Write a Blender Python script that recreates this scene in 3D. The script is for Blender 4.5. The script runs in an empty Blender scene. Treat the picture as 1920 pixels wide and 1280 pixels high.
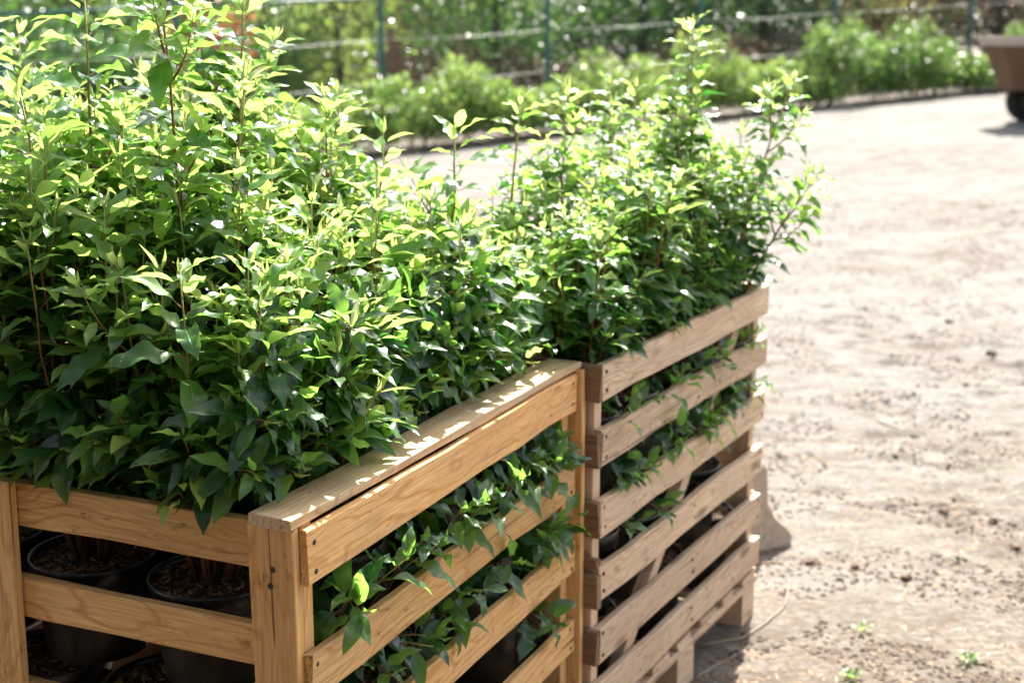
import bpy, math, random
import numpy as np
from mathutils import Vector, Matrix, noise
from mathutils.bvhtree import BVHTree

random.seed(7)
R = np.random.default_rng(11)
S = bpy.context.scene
COL = S.collection
rad = math.radians

# ------------------------------------------------------------------ camera, sky, sun, exposure
CAM_H = 1.9
PITCH = math.atan(597 / 2667)
cd = bpy.data.cameras.new('camera')
cd.lens = 50.0; cd.sensor_width = 36.0; cd.clip_start = 0.05; cd.clip_end = 400
cd.dof.use_dof = True; cd.dof.focus_distance = 2.55; cd.dof.aperture_fstop = 3.6
cam = bpy.data.objects.new('camera', cd); COL.objects.link(cam)
cam.location = (0, 0, CAM_H); cam.rotation_euler = (math.pi / 2 - PITCH, 0, 0)
S.camera = cam

SUN_EL, SUN_AZ = rad(47), rad(15.5)          # azimuth to the right of +Y
w = bpy.data.worlds.new('World'); S.world = w; w.use_nodes = True
wn = w.node_tree.nodes; wl = w.node_tree.links
bg = wn['Background']
sky = wn.new('ShaderNodeTexSky'); sky.sky_type = 'NISHITA'; sky.sun_disc = False
sky.sun_elevation = SUN_EL; sky.sun_rotation = SUN_AZ
sky.dust_density = 2.5; sky.air_density = 1.0; sky.ozone_density = 1.0
hz = wn.new('ShaderNodeHueSaturation'); hz.inputs['Saturation'].default_value = 0.5
wl.new(sky.outputs[0], hz.inputs['Color']); wl.new(hz.outputs[0], bg.inputs[0])
bg.inputs[1].default_value = 0.112
sd = bpy.data.lights.new('sun', 'SUN'); sd.energy = 5.0; sd.angle = rad(0.53); sd.color = (1.0, 0.955, 0.89)
sun = bpy.data.objects.new('sun', sd); COL.objects.link(sun)
sdir = Vector((math.sin(SUN_AZ) * math.cos(SUN_EL), math.cos(SUN_AZ) * math.cos(SUN_EL), math.sin(SUN_EL)))
sun.rotation_euler = sdir.to_track_quat('Z', 'Y').to_euler(); sun.location = (6, 20, 18)

vs = S.view_settings
vs.view_transform = 'Standard'; vs.look = 'None'; vs.gamma = 1.0; vs.exposure = 1.86
vs.use_curve_mapping = False
S.render.engine = 'CYCLES'
cy = S.cycles
cy.use_denoising = True; cy.max_bounces = 7; cy.diffuse_bounces = 3; cy.glossy_bounces = 3
cy.transmission_bounces = 5; cy.transparent_max_bounces = 4; cy.sample_clamp_indirect = 6.0
cy.caustics_reflective = False; cy.caustics_refractive = False

# ------------------------------------------------------------------ helpers
def mesh(name, verts, faces, mats=(), smooth=False, midx=None, uv=None):
    me = bpy.data.meshes.new(name)
    verts = np.asarray(verts, dtype=np.float32).reshape(-1, 3)
    me.from_pydata(verts.tolist() if len(verts) < 20000 else [tuple(v) for v in verts.tolist()], [], faces)
    for m in mats: me.materials.append(m)
    if midx is not None: me.polygons.foreach_set('material_index', np.asarray(midx, dtype=np.int32))
    if smooth: me.polygons.foreach_set('use_smooth', np.ones(len(me.polygons), dtype=bool))
    if uv is not None:
        lay = me.uv_layers.new(name='UVMap')
        li = np.empty(len(me.loops), dtype=np.int32); me.loops.foreach_get('vertex_index', li)
        lay.data.foreach_set('uv', np.asarray(uv, dtype=np.float32)[li].ravel())
    me.update()
    return me

def put(name, me, parent=None, loc=None, mat=None, rot=None):
    o = bpy.data.objects.new(name, me); COL.objects.link(o)
    if parent is not None: o.parent = parent
    if mat is not None: o.matrix_local = mat
    else:
        if loc is not None: o.location = loc
        if rot is not None: o.rotation_euler = rot
    return o

def tag(o, label=None, cat=None, group=None, kind=None):
    if label: o['label'] = label
    if cat: o['category'] = cat
    if group: o['group'] = group
    if kind: o['kind'] = kind
    return o

def thing(name, label, cat, loc=(0, 0, 0), rz=0.0, group=None):
    o = put(name, None, None, loc, rot=(0, 0, rz)); return tag(o, label, cat, group)

class MB:
    def __init__(s): s.v = []; s.f = []; s.m = []
    def add(s, v, f, m=0):
        b = len(s.v); s.v += [tuple(p) for p in v]; s.f += [tuple(i + b for i in q) for q in f]; s.m += [m] * len(f)
    def box(s, x0, x1, y0, y1, z0, z1, m=0):
        s.add([(x0,y0,z0),(x1,y0,z0),(x1,y1,z0),(x0,y1,z0),(x0,y0,z1),(x1,y0,z1),(x1,y1,z1),(x0,y1,z1)],
              [(0,3,2,1),(4,5,6,7),(0,1,5,4),(1,2,6,5),(2,3,7,6),(3,0,4,7)], m)
    def tube(s, pts, radii, n=6, m=0, cap=True):
        b = len(s.v); pts = [Vector(p) for p in pts]
        ref = Vector((0.31, 0.95, 0.05))
        for i, p in enumerate(pts):
            t = (pts[min(i + 1, len(pts) - 1)] - pts[max(i - 1, 0)]).normalized()
            a = t.cross(ref)
            if a.length < 1e-3: a = t.cross(Vector((1, 0, 0)))
            a.normalize(); c = t.cross(a)
            for k in range(n):
                th = 2 * math.pi * k / n
                s.v.append(tuple(p + (a * math.cos(th) + c * math.sin(th)) * radii[i]))
        for i in range(len(pts) - 1):
            for k in range(n):
                s.f.append((b + i * n + k, b + i * n + (k + 1) % n, b + (i + 1) * n + (k + 1) % n, b + (i + 1) * n + k)); s.m.append(m)
        if cap:
            s.f.append(tuple(b + k for k in range(n))[::-1]); s.m.append(m)
            e = b + (len(pts) - 1) * n
            s.f.append(tuple(e + k for k in range(n))); s.m.append(m)
    def lathe(s, prof, n=24, m=0, c=(0, 0)):
        b = len(s.v)
        for (r, z) in prof:
            for k in range(n):
                th = 2 * math.pi * k / n
                s.v.append((c[0] + r * math.cos(th), c[1] + r * math.sin(th), z))
        for i in range(len(prof) - 1):
            for k in range(n):
                s.f.append((b + i * n + k, b + i * n + (k + 1) % n, b + (i + 1) * n + (k + 1) % n, b + (i + 1) * n + k)); s.m.append(m)
    def mesh(s, name, mats, smooth=False): return mesh(name, s.v, s.f, mats, smooth, s.m)

# ------------------------------------------------------------------ materials
class NT:
    def __init__(s, name):
        s.m = bpy.data.materials.new(name); s.m.use_nodes = True
        s.n = s.m.node_tree.nodes; s.l = s.m.node_tree.links
        s.b = s.n['Principled BSDF']; s.out = s.n['Material Output']
    def node(s, t, **kw):
        n = s.n.new(t)
        for k, v in kw.items():
            if k in n.inputs: n.inputs[k].default_value = v
            else: setattr(n, k, v)
        return n
    def link(s, a, b): s.l.new(a, b)
    def math(s, op, a, b=None, clamp=False):
        n = s.n.new('ShaderNodeMath'); n.operation = op; n.use_clamp = clamp
        for i, x in enumerate((a, b)):
            if x is None: continue
            if isinstance(x, (int, float)): n.inputs[i].default_value = x
            else: s.l.new(x, n.inputs[i])
        return n.outputs[0]
    def mix(s, f, a, b, mode='MIX'):
        n = s.n.new('ShaderNodeMix'); n.data_type = 'RGBA'; n.blend_type = mode
        for sock, x in ((n.inputs[0], f), (n.inputs[6], a), (n.inputs[7], b)):
            if isinstance(x, (int, float)): sock.default_value = x
            elif isinstance(x, tuple): sock.default_value = (*x[:3], 1)
            else: s.l.new(x, sock)
        return n.outputs[2]
    def ramp(s, f, stops):
        n = s.n.new('ShaderNodeValToRGB'); e = n.color_ramp.elements
        while len(e) < len(stops): e.new(0.5)
        for i, (p, c) in enumerate(stops):
            e[i].position = p; e[i].color = (*c, 1) if isinstance(c, tuple) else (c, c, c, 1)
        s.l.new(f, n.inputs[0]); return n.outputs[0]
    def mapping(s, vec, scale=(1, 1, 1), loc=None):
        n = s.n.new('ShaderNodeMapping'); n.inputs['Scale'].default_value = scale
        s.l.new(vec, n.inputs['Vector'])
        if loc is not None: s.l.new(loc, n.inputs['Location'])
        return n.outputs[0]
    def noise(s, vec, scale, detail=3, rough=0.55, dist=0.0):
        n = s.n.new('ShaderNodeTexNoise')
        n.inputs['Scale'].default_value = scale; n.inputs['Detail'].default_value = detail
        n.inputs['Roughness'].default_value = rough; n.inputs['Distortion'].default_value = dist
        if vec is not None: s.l.new(vec, n.inputs['Vector'])
        return n.outputs['Fac']
    def bump(s, h, strength, dist, normal=None):
        n = s.n.new('ShaderNodeBump'); n.inputs['Strength'].default_value = strength; n.inputs['Distance'].default_value = dist
        s.l.new(h, n.inputs['Height'])
        if normal is not None: s.l.new(normal, n.inputs['Normal'])
        return n.outputs[0]
    def set(s, **kw):
        for k, v in kw.items():
            k = k.replace('_', ' ')
            sock = s.b.inputs[k]
            if isinstance(v, (int, float)): sock.default_value = v
            elif isinstance(v, tuple): sock.default_value = (*v[:3], 1)
            else: s.l.new(v, sock)

def plain(name, col, rough=0.6, var=0.25, scale=14, bump=0.0, metallic=0.0):
    t = NT(name); tc = t.node('ShaderNodeTexCoord').outputs['Object']
    n = t.noise(tc, scale, 4)
    c = t.mix(n, tuple(x * (1 - var) for x in col), tuple(min(1, x * (1 + var)) for x in col))
    t.set(Base_Color=c, Roughness=rough, Metallic=metallic)
    if bump: t.set(Normal=t.bump(t.noise(tc, scale * 4, 4), 0.5, bump))
    return t.m

def wood(name, light, mid, dark, grey, grey_amt):
    t = NT(name); tc = t.node('ShaderNodeTexCoord').outputs['Object']
    rnd = t.node('ShaderNodeObjectInfo').outputs['Random']
    off = t.node('ShaderNodeCombineXYZ')
    t.link(t.math('MULTIPLY', rnd, 37.0), off.inputs[0]); t.link(t.math('MULTIPLY', rnd, 0.9), off.inputs[1]); t.link(t.math('MULTIPLY', rnd, 0.31), off.inputs[2])
    add = t.node('ShaderNodeVectorMath', operation='ADD'); t.link(tc, add.inputs[0]); t.link(off.outputs[0], add.inputs[1])
    v = add.outputs[0]
    warp = t.noise(t.mapping(v, (1.5, 5, 5)), 1.6, 2)
    wv = t.node('ShaderNodeCombineXYZ'); t.link(t.math('MULTIPLY', warp, 0.16), wv.inputs[2]); t.link(t.math('MULTIPLY', warp, 0.05), wv.inputs[1])
    add2 = t.node('ShaderNodeVectorMath', operation='ADD'); t.link(t.mapping(v, (0.05, 1, 1)), add2.inputs[0]); t.link(wv.outputs[0], add2.inputs[1])
    wave = t.node('ShaderNodeTexWave', wave_type='RINGS', rings_direction='X', Scale=26.0, Distortion=3.5, Detail=3.0)
    wave.inputs['Detail Scale'].default_value = 1.5; t.link(add2.outputs[0], wave.inputs['Vector'])
    rings = wave.outputs['Fac']
    fine = t.noise(t.mapping(v, (5, 240, 240)), 1.0, 3, 0.6)
    blotch = t.noise(t.mapping(v, (2.5, 7, 7)), 1.0, 4, 0.6)
    c = t.ramp(rings, [(0.0, tuple(0.6 * a + 0.4 * b for a, b in zip(light, mid))), (0.5, light), (0.86, tuple(0.6 * a + 0.4 * b for a, b in zip(light, mid))), (1.0, tuple(0.72 * a + 0.28 * b for a, b in zip(mid, dark)))])
    c = t.mix(t.math('MULTIPLY', t.ramp(fine, [(0.36, 0.0), (0.68, 1.0)]), 0.6), c, dark)
    c = t.mix(t.math('MULTIPLY', t.ramp(blotch, [(0.42, 0.0), (0.66, 1.0)]), 0.6), c, tuple(0.75 * a + 0.25 * b for a, b in zip(mid, dark)))
    gn = t.noise(t.mapping(v, (1.5, 6, 6)), 2.3, 4, 0.65)
    c = t.mix(t.math('MULTIPLY', t.ramp(gn, [(0.38, 0.0), (0.7, 1.0)]), grey_amt), c, grey)
    # knots
    vo = t.node('ShaderNodeTexVoronoi', feature='F1'); vo.inputs['Scale'].default_value = 1.0
    t.link(t.mapping(v, (2.6, 8.0, 8.0)), vo.inputs['Vector'])
    kn = t.ramp(vo.outputs['Distance'], [(0.07, 1.0), (0.17, 0.0)])
    c = t.mix(t.math('MULTIPLY', kn, 0.75), c, tuple(x * 0.5 for x in dark))
    stk = t.noise(t.mapping(v, (1.6, 38, 38)), 1.0, 4, 0.6)
    c = t.mix(t.math('MULTIPLY', t.ramp(stk, [(0.52, 0.0), (0.70, 1.0)]), 0.38), c, tuple(0.5 * (a + b) for a, b in zip(grey, dark)))
    spl = t.ramp(t.noise(t.mapping(v, (0.9, 120, 120)), 1.0, 1, 0.4), [(0.70, 0.0), (0.735, 1.0)])
    c = t.mix(t.math('MULTIPLY', spl, 0.75), c, tuple(x * 0.35 for x in dark))
    # dirt specks and scuffs with their own shapes
    sp = t.noise(t.mapping(v, (22, 60, 60)), 1.0, 3, 0.7); sp2 = t.noise(v, 5.5, 2)
    spm = t.math('MULTIPLY', t.ramp(sp, [(0.56, 0.0), (0.68, 1.0)]), t.ramp(sp2, [(0.40, 0.0), (0.62, 0.75)]))
    c = t.mix(spm, c, tuple(x * 0.55 for x in dark))
    tint = t.math('ADD', t.math('MULTIPLY', rnd, 0.34), 0.76)
    tc3 = t.node('ShaderNodeCombineXYZ')
    for i in range(3): t.link(tint, tc3.inputs[i])
    c = t.mix(1.0, c, tc3.outputs[0], 'MULTIPLY')
    t.set(Base_Color=c, Roughness=t.math('ADD', t.math('MULTIPLY', fine, 0.25), 0.5), Specular_IOR_Level=0.3)
    hgt = t.math('ADD', t.math('MULTIPLY', fine, 1.0), t.math('SUBTRACT', t.math('MULTIPLY', rings, 0.3), t.math('MULTIPLY', spl, 1.5)))
    t.set(Normal=t.bump(hgt, 0.45, 0.0012))
    return t.m

W_A = wood('honey_wood', (0.92, 0.575, 0.245), (0.77, 0.39, 0.125), (0.34, 0.13, 0.035), (0.56, 0.35, 0.175), 0.32)
W_B = wood('weathered_wood', (0.90, 0.65, 0.425), (0.72, 0.475, 0.285), (0.29, 0.155, 0.08), (0.60, 0.47, 0.35), 0.5)
W_LID = wood('greyed_lid_wood', (0.90, 0.63, 0.35), (0.74, 0.47, 0.235), (0.30, 0.155, 0.065), (0.62, 0.48, 0.33), 0.5)
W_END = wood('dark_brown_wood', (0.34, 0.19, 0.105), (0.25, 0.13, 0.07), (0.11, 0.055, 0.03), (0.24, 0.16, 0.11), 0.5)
M_NAIL = plain('nail_iron', (0.035, 0.025, 0.02), 0.6, 0.4, 200)

def leaf_mat(name, col, col2, trans, tmix, rough):
    t = NT(name)
    uv = t.node('ShaderNodeTexCoord').outputs['UV']
    sep = t.node('ShaderNodeSeparateXYZ'); t.link(uv, sep.inputs[0])
    au = t.math('ABSOLUTE', t.math('SUBTRACT', sep.outputs[0], 0.5))
    mid = t.ramp(au, [(0.012, 1.0), (0.04, 0.0)])
    vein = t.math('SINE', t.math('MULTIPLY', t.math('SUBTRACT', sep.outputs[1], t.math('MULTIPLY', au, 0.42)), 75.0))
    veinm = t.ramp(vein, [(0.80, 0.0), (1.0, 1.0)])
    r1 = t.node('ShaderNodeObjectInfo').outputs['Random']
    r2 = t.node('ShaderNodeNewGeometry').outputs['Random Per Island']
    r = t.math('FRACT', t.math('ADD', t.math('MULTIPLY', r1, 7.3), r2))
    oc = t.node('ShaderNodeTexCoord').outputs['Object']
    mott = t.noise(oc, 2.5, 2)
    c = t.mix(t.math('ADD', t.math('MULTIPLY', r, 0.75), t.math('MULTIPLY', mott, 0.25)), col, col2)
    c = t.mix(t.math('MULTIPLY', mid, 0.6), c, tuple(min(1, x * 1.6 + 0.06) for x in col2))
    c = t.mix(t.math('MULTIPLY', veinm, 0.14), c, tuple(min(1, x * 1.5 + 0.03) for x in col2))
    bl = t.math('MULTIPLY', t.ramp(t.noise(t.mapping(oc, (1, 1, 1), None), 7.0, 3, 0.6), [(0.66, 0.0), (0.72, 1.0)]), t.math('GREATER_THAN', t.math('FRACT', t.math('MULTIPLY', r, 13.7)), 0.62))
    c = t.mix(t.math('MULTIPLY', bl, 0.7), c, (0.10, 0.07, 0.025))
    tr = t.mix(r, trans, tuple(x * 0.72 for x in trans))
    tr = t.mix(t.math('MULTIPLY', veinm, 0.25), tr, tuple(x * 0.6 for x in trans))
    t.set(Base_Color=c, Roughness=t.math('ADD', rough, t.math('MULTIPLY', r, 0.12)), Specular_IOR_Level=0.66)
    h = t.math('MULTIPLY', mid, -1.0)
    t.set(Normal=t.bump(h, 0.3, 0.02))
    tn = t.node('ShaderNodeBsdfTranslucent'); t.link(tr, tn.inputs['Color'])
    mx = t.node('ShaderNodeMixShader'); mx.inputs[0].default_value = tmix
    t.link(t.b.outputs[0], mx.inputs[1]); t.link(tn.outputs[0], mx.inputs[2]); t.link(mx.outputs[0], t.out.inputs['Surface'])
    return t.m

LEAF_M = [leaf_mat('leaf_mature', (0.005, 0.030, 0.010), (0.013, 0.056, 0.016), (0.09, 0.34, 0.045), 0.34, 0.26),
          leaf_mat('leaf_green', (0.017, 0.078, 0.018), (0.042, 0.130, 0.027), (0.34, 0.66, 0.10), 0.46, 0.28),
          leaf_mat('leaf_fresh', (0.10, 0.22, 0.05), (0.17, 0.30, 0.07), (0.62, 0.86, 0.20), 0.50, 0.30),
          leaf_mat('leaf_bud', (0.25, 0.33, 0.09), (0.28, 0.34, 0.09), (0.66, 0.76, 0.22), 0.46, 0.34)]
M_PET = plain('petiole_red', (0.20, 0.075, 0.035), 0.45, 0.3, 40)

def stem_mat():
    t = NT('stem_bark'); uv = t.node('ShaderNodeTexCoord').outputs['UV']
    sep = t.node('ShaderNodeSeparateXYZ'); t.link(uv, sep.inputs[0])
    oc = t.node('ShaderNodeTexCoord').outputs['Object']
    n = t.noise(oc, 60, 3)
    f = t.math('ADD', sep.outputs[1], t.math('MULTIPLY', t.math('SUBTRACT', n, 0.5), 0.3))
    c = t.ramp(f, [(0.0, (0.085, 0.045, 0.025)), (0.4, (0.20, 0.062, 0.03)), (0.72, (0.27, 0.12, 0.045)), (0.95, (0.32, 0.33, 0.08))])
    t.set(Base_Color=c, Roughness=0.45)
    t.set(Normal=t.bump(n, 0.3, 0.002))
    return t.m
M_STEM = stem_mat()

def pot_mat():
    t = NT('black_pot_plastic'); oc = t.node('ShaderNodeTexCoord').outputs['Object']
    d = t.noise(oc, 9, 5, 0.65); s = t.noise(t.mapping(oc, (30, 30, 4)), 1.0, 3)
    m = t.math('MULTIPLY', t.ramp(d, [(0.46, 0.0), (0.74, 1.0)]), t.ramp(s, [(0.35, 0.1), (0.7, 0.7)]))
    t.set(Base_Color=t.mix(m, (0.006, 0.006, 0.006), (0.10, 0.085, 0.07)), Roughness=t.math('ADD', 0.32, t.math('MULTIPLY', m, 0.4)))
    return t.m
M_POT = pot_mat()
M_SOIL = plain('dark_potting_soil', (0.045, 0.026, 0.016), 0.95, 0.6, 60, 0.006)
M_CHIP = [plain('bark_chip_brown', (0.24, 0.115, 0.055), 0.85, 0.5, 90), plain('bark_chip_tan', (0.44, 0.26, 0.125), 0.85, 0.4, 90),
          plain('bark_chip_dark', (0.09, 0.046, 0.026), 0.9, 0.5, 90)]
M_TAG = plain('green_tag_plastic', (0.01, 0.16, 0.075), 0.35, 0.1, 5)

def sand_mat():
    t = NT('sandy_soil'); p = t.node('ShaderNodeNewGeometry').outputs['Position']
    big = t.noise(t.mapping(p, (0.6, 1, 1)), 0.6, 5, 0.65); med = t.noise(t.mapping(p, (0.55, 1.2, 1)), 5.5, 6, 0.72); fin = t.noise(p, 38, 4, 0.7); grain = t.noise(p, 260, 2, 0.6)
    c = t.ramp(med, [(0.32, (0.085, 0.064, 0.048)), (0.45, (0.20, 0.168, 0.138)), (0.60, (0.31, 0.28, 0.248))])
    c = t.mix(t.math('MULTIPLY', t.ramp(big, [(0.35, 0.0), (0.65, 1.0)]), 0.55), c, (0.36, 0.335, 0.305))
    c = t.mix(t.math('MULTIPLY', t.ramp(fin, [(0.48, 0.0), (0.68, 1.0)]), 0.7), c, (0.13, 0.095, 0.068))
    c = t.mix(t.math('MULTIPLY', t.ramp(grain, [(0.58, 0.0), (0.74, 1.0)]), 0.4), c, (0.42, 0.38, 0.33))
    sy = t.node('ShaderNodeSeparateXYZ'); t.link(p, sy.inputs[0])
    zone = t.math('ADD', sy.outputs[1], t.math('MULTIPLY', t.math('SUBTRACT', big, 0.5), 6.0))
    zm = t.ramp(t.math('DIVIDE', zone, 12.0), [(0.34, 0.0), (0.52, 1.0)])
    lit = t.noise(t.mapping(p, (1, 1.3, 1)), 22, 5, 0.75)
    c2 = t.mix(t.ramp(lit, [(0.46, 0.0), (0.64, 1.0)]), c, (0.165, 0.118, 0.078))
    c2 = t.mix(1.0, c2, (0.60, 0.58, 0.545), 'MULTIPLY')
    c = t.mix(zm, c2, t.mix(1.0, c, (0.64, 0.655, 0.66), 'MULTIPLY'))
    t.set(Base_Color=c, Roughness=0.92, Specular_IOR_Level=0.15)
    b1 = t.bump(fin, 0.6, 0.02); b2 = t.bump(grain, 0.5, 0.004, b1); t.set(Normal=b2)
    return t.m
M_SAND = sand_mat()

# ------------------------------------------------------------------ ground
def sstep(a, b, x):
    t = np.clip((np.asarray(x, float) - a) / (b - a), 0, 1); return t * t * (3 - 2 * t)
def terrain(x, y):
    x = np.asarray(x, float); return sstep(5, 20, y) * (0.055 * np.clip(x, -9, 30) + 0.13)
def tz(x, y): return float(terrain(x, y))

gx = np.unique(np.concatenate([np.linspace(-160, -8, 26), np.linspace(-8, -1.2, 26), np.linspace(-1.2, 5.5, 210), np.linspace(5.5, 14, 50), np.linspace(14, 160, 26)]))
gy = np.unique(np.concatenate([np.linspace(-40, 1, 18), np.linspace(1, 2.8, 12), np.linspace(2.8, 9.5, 200), np.linspace(9.5, 30, 110), np.linspace(30, 260, 30)]))
XX, YY = np.meshgrid(gx, gy); ZZ = terrain(XX, YY)
amp = sstep(0.9, 2.2, XX) * 1.0 + 0.35
for j in range(len(gy)):
    if 1.5 < gy[j] < 30:
        for i in range(len(gx)):
            if -3 < gx[i] < 14:
                x, y = gx[i], gy[j]
                h = noise.noise((x * 1.1, y * 1.1, 1)) * 0.016 + noise.noise((x * 3.0, y * 6.0, 5)) * 0.007 - max(0.0, 0.16 - abs(noise.noise((x * 2.2 + y * .5, y * 4.2, 12)))) * 0.10 * max(0.0, noise.noise((x * .9, y * .9, 31)) + 0.25)
                h += max(0.0, noise.noise((x * 8, y * 11, 9)) - 0.12) * 0.035 + noise.noise((x * 15, y * 15, 3)) * 0.009
                ZZ[j, i] += h * amp[j, i] - 0.006
nx, ny = len(gx), len(gy)
idx = np.arange(nx * ny).reshape(ny, nx)
fc = np.stack([idx[:-1, :-1], idx[:-1, 1:], idx[1:, 1:], idx[1:, :-1]], -1).reshape(-1, 4)
ground = put('ground', mesh('ground', np.stack([XX, YY, ZZ], -1), fc.tolist(), [M_SAND], True))
tag(ground, kind='structure')

# ------------------------------------------------------------------ crates
def board_mesh(L, H, T, mat, seed, wob=0.0016, seg=7, ch=0.002):
    """Board lying along local X, T along Y, H along Z, centred."""
    rs = np.random.default_rng(seed); v = []; f = []
    prof = [(-T/2+ch, -H/2), (T/2-ch, -H/2), (T/2, -H/2+ch), (T/2, H/2-ch), (T/2-ch, H/2), (-T/2+ch, H/2), (-T/2, H/2-ch), (-T/2, -H/2+ch)]
    bow = rs.normal(0, 0.0025)
    for i in range(seg + 1):
        tt = i / seg; x = -L/2 + L * tt
        dz0, dz1 = rs.normal(0, wob, 2); dy = rs.normal(0, wob * 0.4) + bow * math.sin(math.pi * tt)
        for (py, pz) in prof:
            v.append((x + (rs.normal(0, 0.0025) if i in (0, seg) else 0), py + dy, pz + (dz1 if pz > 0 else dz0)))
    n = 8
    for i in range(seg):
        for k in range(n): f.append((i*n+k, (i+1)*n+k, (i+1)*n+(k+1) % n, i*n+(k+1) % n))
    f.append(tuple(range(n))); f.append(tuple(seg*n+k for k in range(n))[::-1])
    return mesh('board', v, f, [mat])

nb = MB(); nb.lathe([(0.0001, 0.0016), (0.0038, 0.0014), (0.0053, 0.0004), (0.0053, -0.003)], 8)
NAIL = nb.mesh('nail', [M_NAIL], True)
BOXES = {}
bseed = [100]

def board(crate, name, x0, x1, y0, y1, z0, z1, mat, nails=(), tilt=0.0, solid=True, wob=0.0016):
    """Axis-aligned board in crate space. nails: list of (face, a, b) in board-centred coordinates."""
    d = [x1 - x0, y1 - y0, z1 - z0]; ax = int(np.argmax(d)); bseed[0] += 1
    c = Vector(((x0+x1)/2, (y0+y1)/2, (z0+z1)/2))
    if ax == 0:
        L, T, H = d[0], d[1], d[2]; M = Matrix.Identity(3)
    elif ax == 1:
        L, T, H = d[1], d[0], d[2]; M = Matrix(((0, -1, 0), (1, 0, 0), (0, 0, 1)))
    else:
        L, T, H = d[2], d[0], d[1]; M = Matrix(((0, 1, 0), (0, 0, 1), (1, 0, 0)))
    me = board_mesh(L, H, T, mat, bseed[0], wob, seg=max(2, int(L / 0.16)))
    o = put(name, me, crate, mat=Matrix.Translation(c) @ (Matrix.Rotation(tilt, 3, 'Z') @ M).to_4x4())
    for (nx_, nz_) in nails:   # on the -T side (local -Y) face unless flagged
        sgn = -1
        p = Matrix.Translation((nx_, sgn * T / 2, nz_)) @ Matrix.Rotation(math.pi / 2, 4, 'X')
        put('nail', NAIL, o, mat=p)
    if solid: BOXES.setdefault(crate.name, []).append((x0, x1, y0, y1, z0, z1))
    return o

def end_nails(L, H, ins=0.022):
    r = random.uniform
    return [(-L/2+ins+r(-.004,.006), H*.28+r(-.006,.006)), (-L/2+ins+r(-.004,.006), -H*.28+r(-.006,.006)),
            (L/2-ins+r(-.006,.004), H*.28+r(-.006,.006)), (L/2-ins+r(-.006,.004), -H*.28+r(-.006,.006))]

A0 = Vector((-0.336, 2.204, 0)); A_ROT = rad(65.8)
B0 = Vector((0.219, 3.322, 0)); B_ROT = rad(61.3)
MA = Matrix.Translation(A0) @ Matrix.Rotation(A_ROT, 4, 'Z')
MBm = Matrix.Translation(B0) @ Matrix.Rotation(B_ROT, 4, 'Z')
AW, AL = 1.26, 1.2

A = thing('slatted_crate', 'honey coloured slatted wooden crate with a flat board along its top edge', 'crate', A0, A_ROT)
rowsA = [(0.995, 1.0865), (0.780, 0.866), (0.580, 0.664), (0.371, 0.458), (0.165, 0.250)]
for (z0, z1) in rowsA:
    board(A, 'slat', 0.001, AL - 0.003, 0.0, 0.017, z0, z1, W_A, end_nails(1.196, z1 - z0), wob=0.002)
# studs and planks along the lit long side
board(A, 'post', 0.002, 0.042, 0.0185, 0.085, 0.12, 1.089, W_A)
board(A, 'post', 1.155, 1.195, 0.0185, 0.085, 0.12, 1.089, W_A)
board(A, 'plank', -0.022, -0.001, 0.015, 0.103, 0.0, 1.091, W_A, [(0.475, -0.004), (0.445, 0.002), (0.09, -0.006), (0.06, 0.006)])
board(A, 'plank', 1.2, 1.222, -0.013, 0.082, 0.0, 1.090, W_A)
lid = board(A, 'lid_board', -0.023, 1.222, 0.006, 0.092, 1.0925, 1.111, W_LID, tilt=rad(-0.75))
# near short side: two slats seen, more below; mid plank and end plank
rowsF = [(1.008, 1.090), (0.828, 0.904), (0.625, 0.70), (0.42, 0.50), (0.2, 0.28)]
for (z0, z1) in rowsF:
    board(A, 'slat', 0.0015, 0.0235, 0.088, AW - 0.022, z0, z1, W_A)
board(A, 'plank', -0.022, 0.0, 0.618, 0.728, 0.0, 1.093, W_A, [(0.19, -0.02), (-0.1, 0.02)])
board(A, 'plank', -0.022, 0.0, AW - 0.12, AW - 0.02, 0.0, 1.091, W_A)
# shelf planks added to block sun leaking in; they also carry the upper pots
for i in range(5):
    y = 0.285 + i * 0.188; board(A, 'shade_shelf', 0.30, 1.17, y, y + 0.18, 0.694, 0.714, W_END)
# far short side and hidden long side, boarded shut to keep out leaking sunlight
for (z0, z1) in [(0.16, 0.255), (0.262, 0.36), (0.365, 0.46), (0.468, 0.56), (0.566, 0.66), (0.667, 0.76), (0.768, 0.86), (0.868, 0.96), (0.975, 1.07)]:
    board(A, 'slat', 1.177, 1.198, 0.09, AW - 0.022, z0, z1, W_A)
board(A, 'plank', 1.2, 1.222, 0.62, 0.72, 0.0, 1.091, W_A)
board(A, 'plank', 1.2, 1.222, AW - 0.12, AW - 0.02, 0.0, 1.091, W_A)
for i in range(10):
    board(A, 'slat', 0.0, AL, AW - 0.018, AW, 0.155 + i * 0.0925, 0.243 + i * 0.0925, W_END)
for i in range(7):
    y = 0.03 + i * 0.19; board(A, 'base_board', 0.03, 1.17, y, y + 0.1, 0.13, 0.152, W_END)  # dark wood colour stands in for shade on the crate floor

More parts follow.
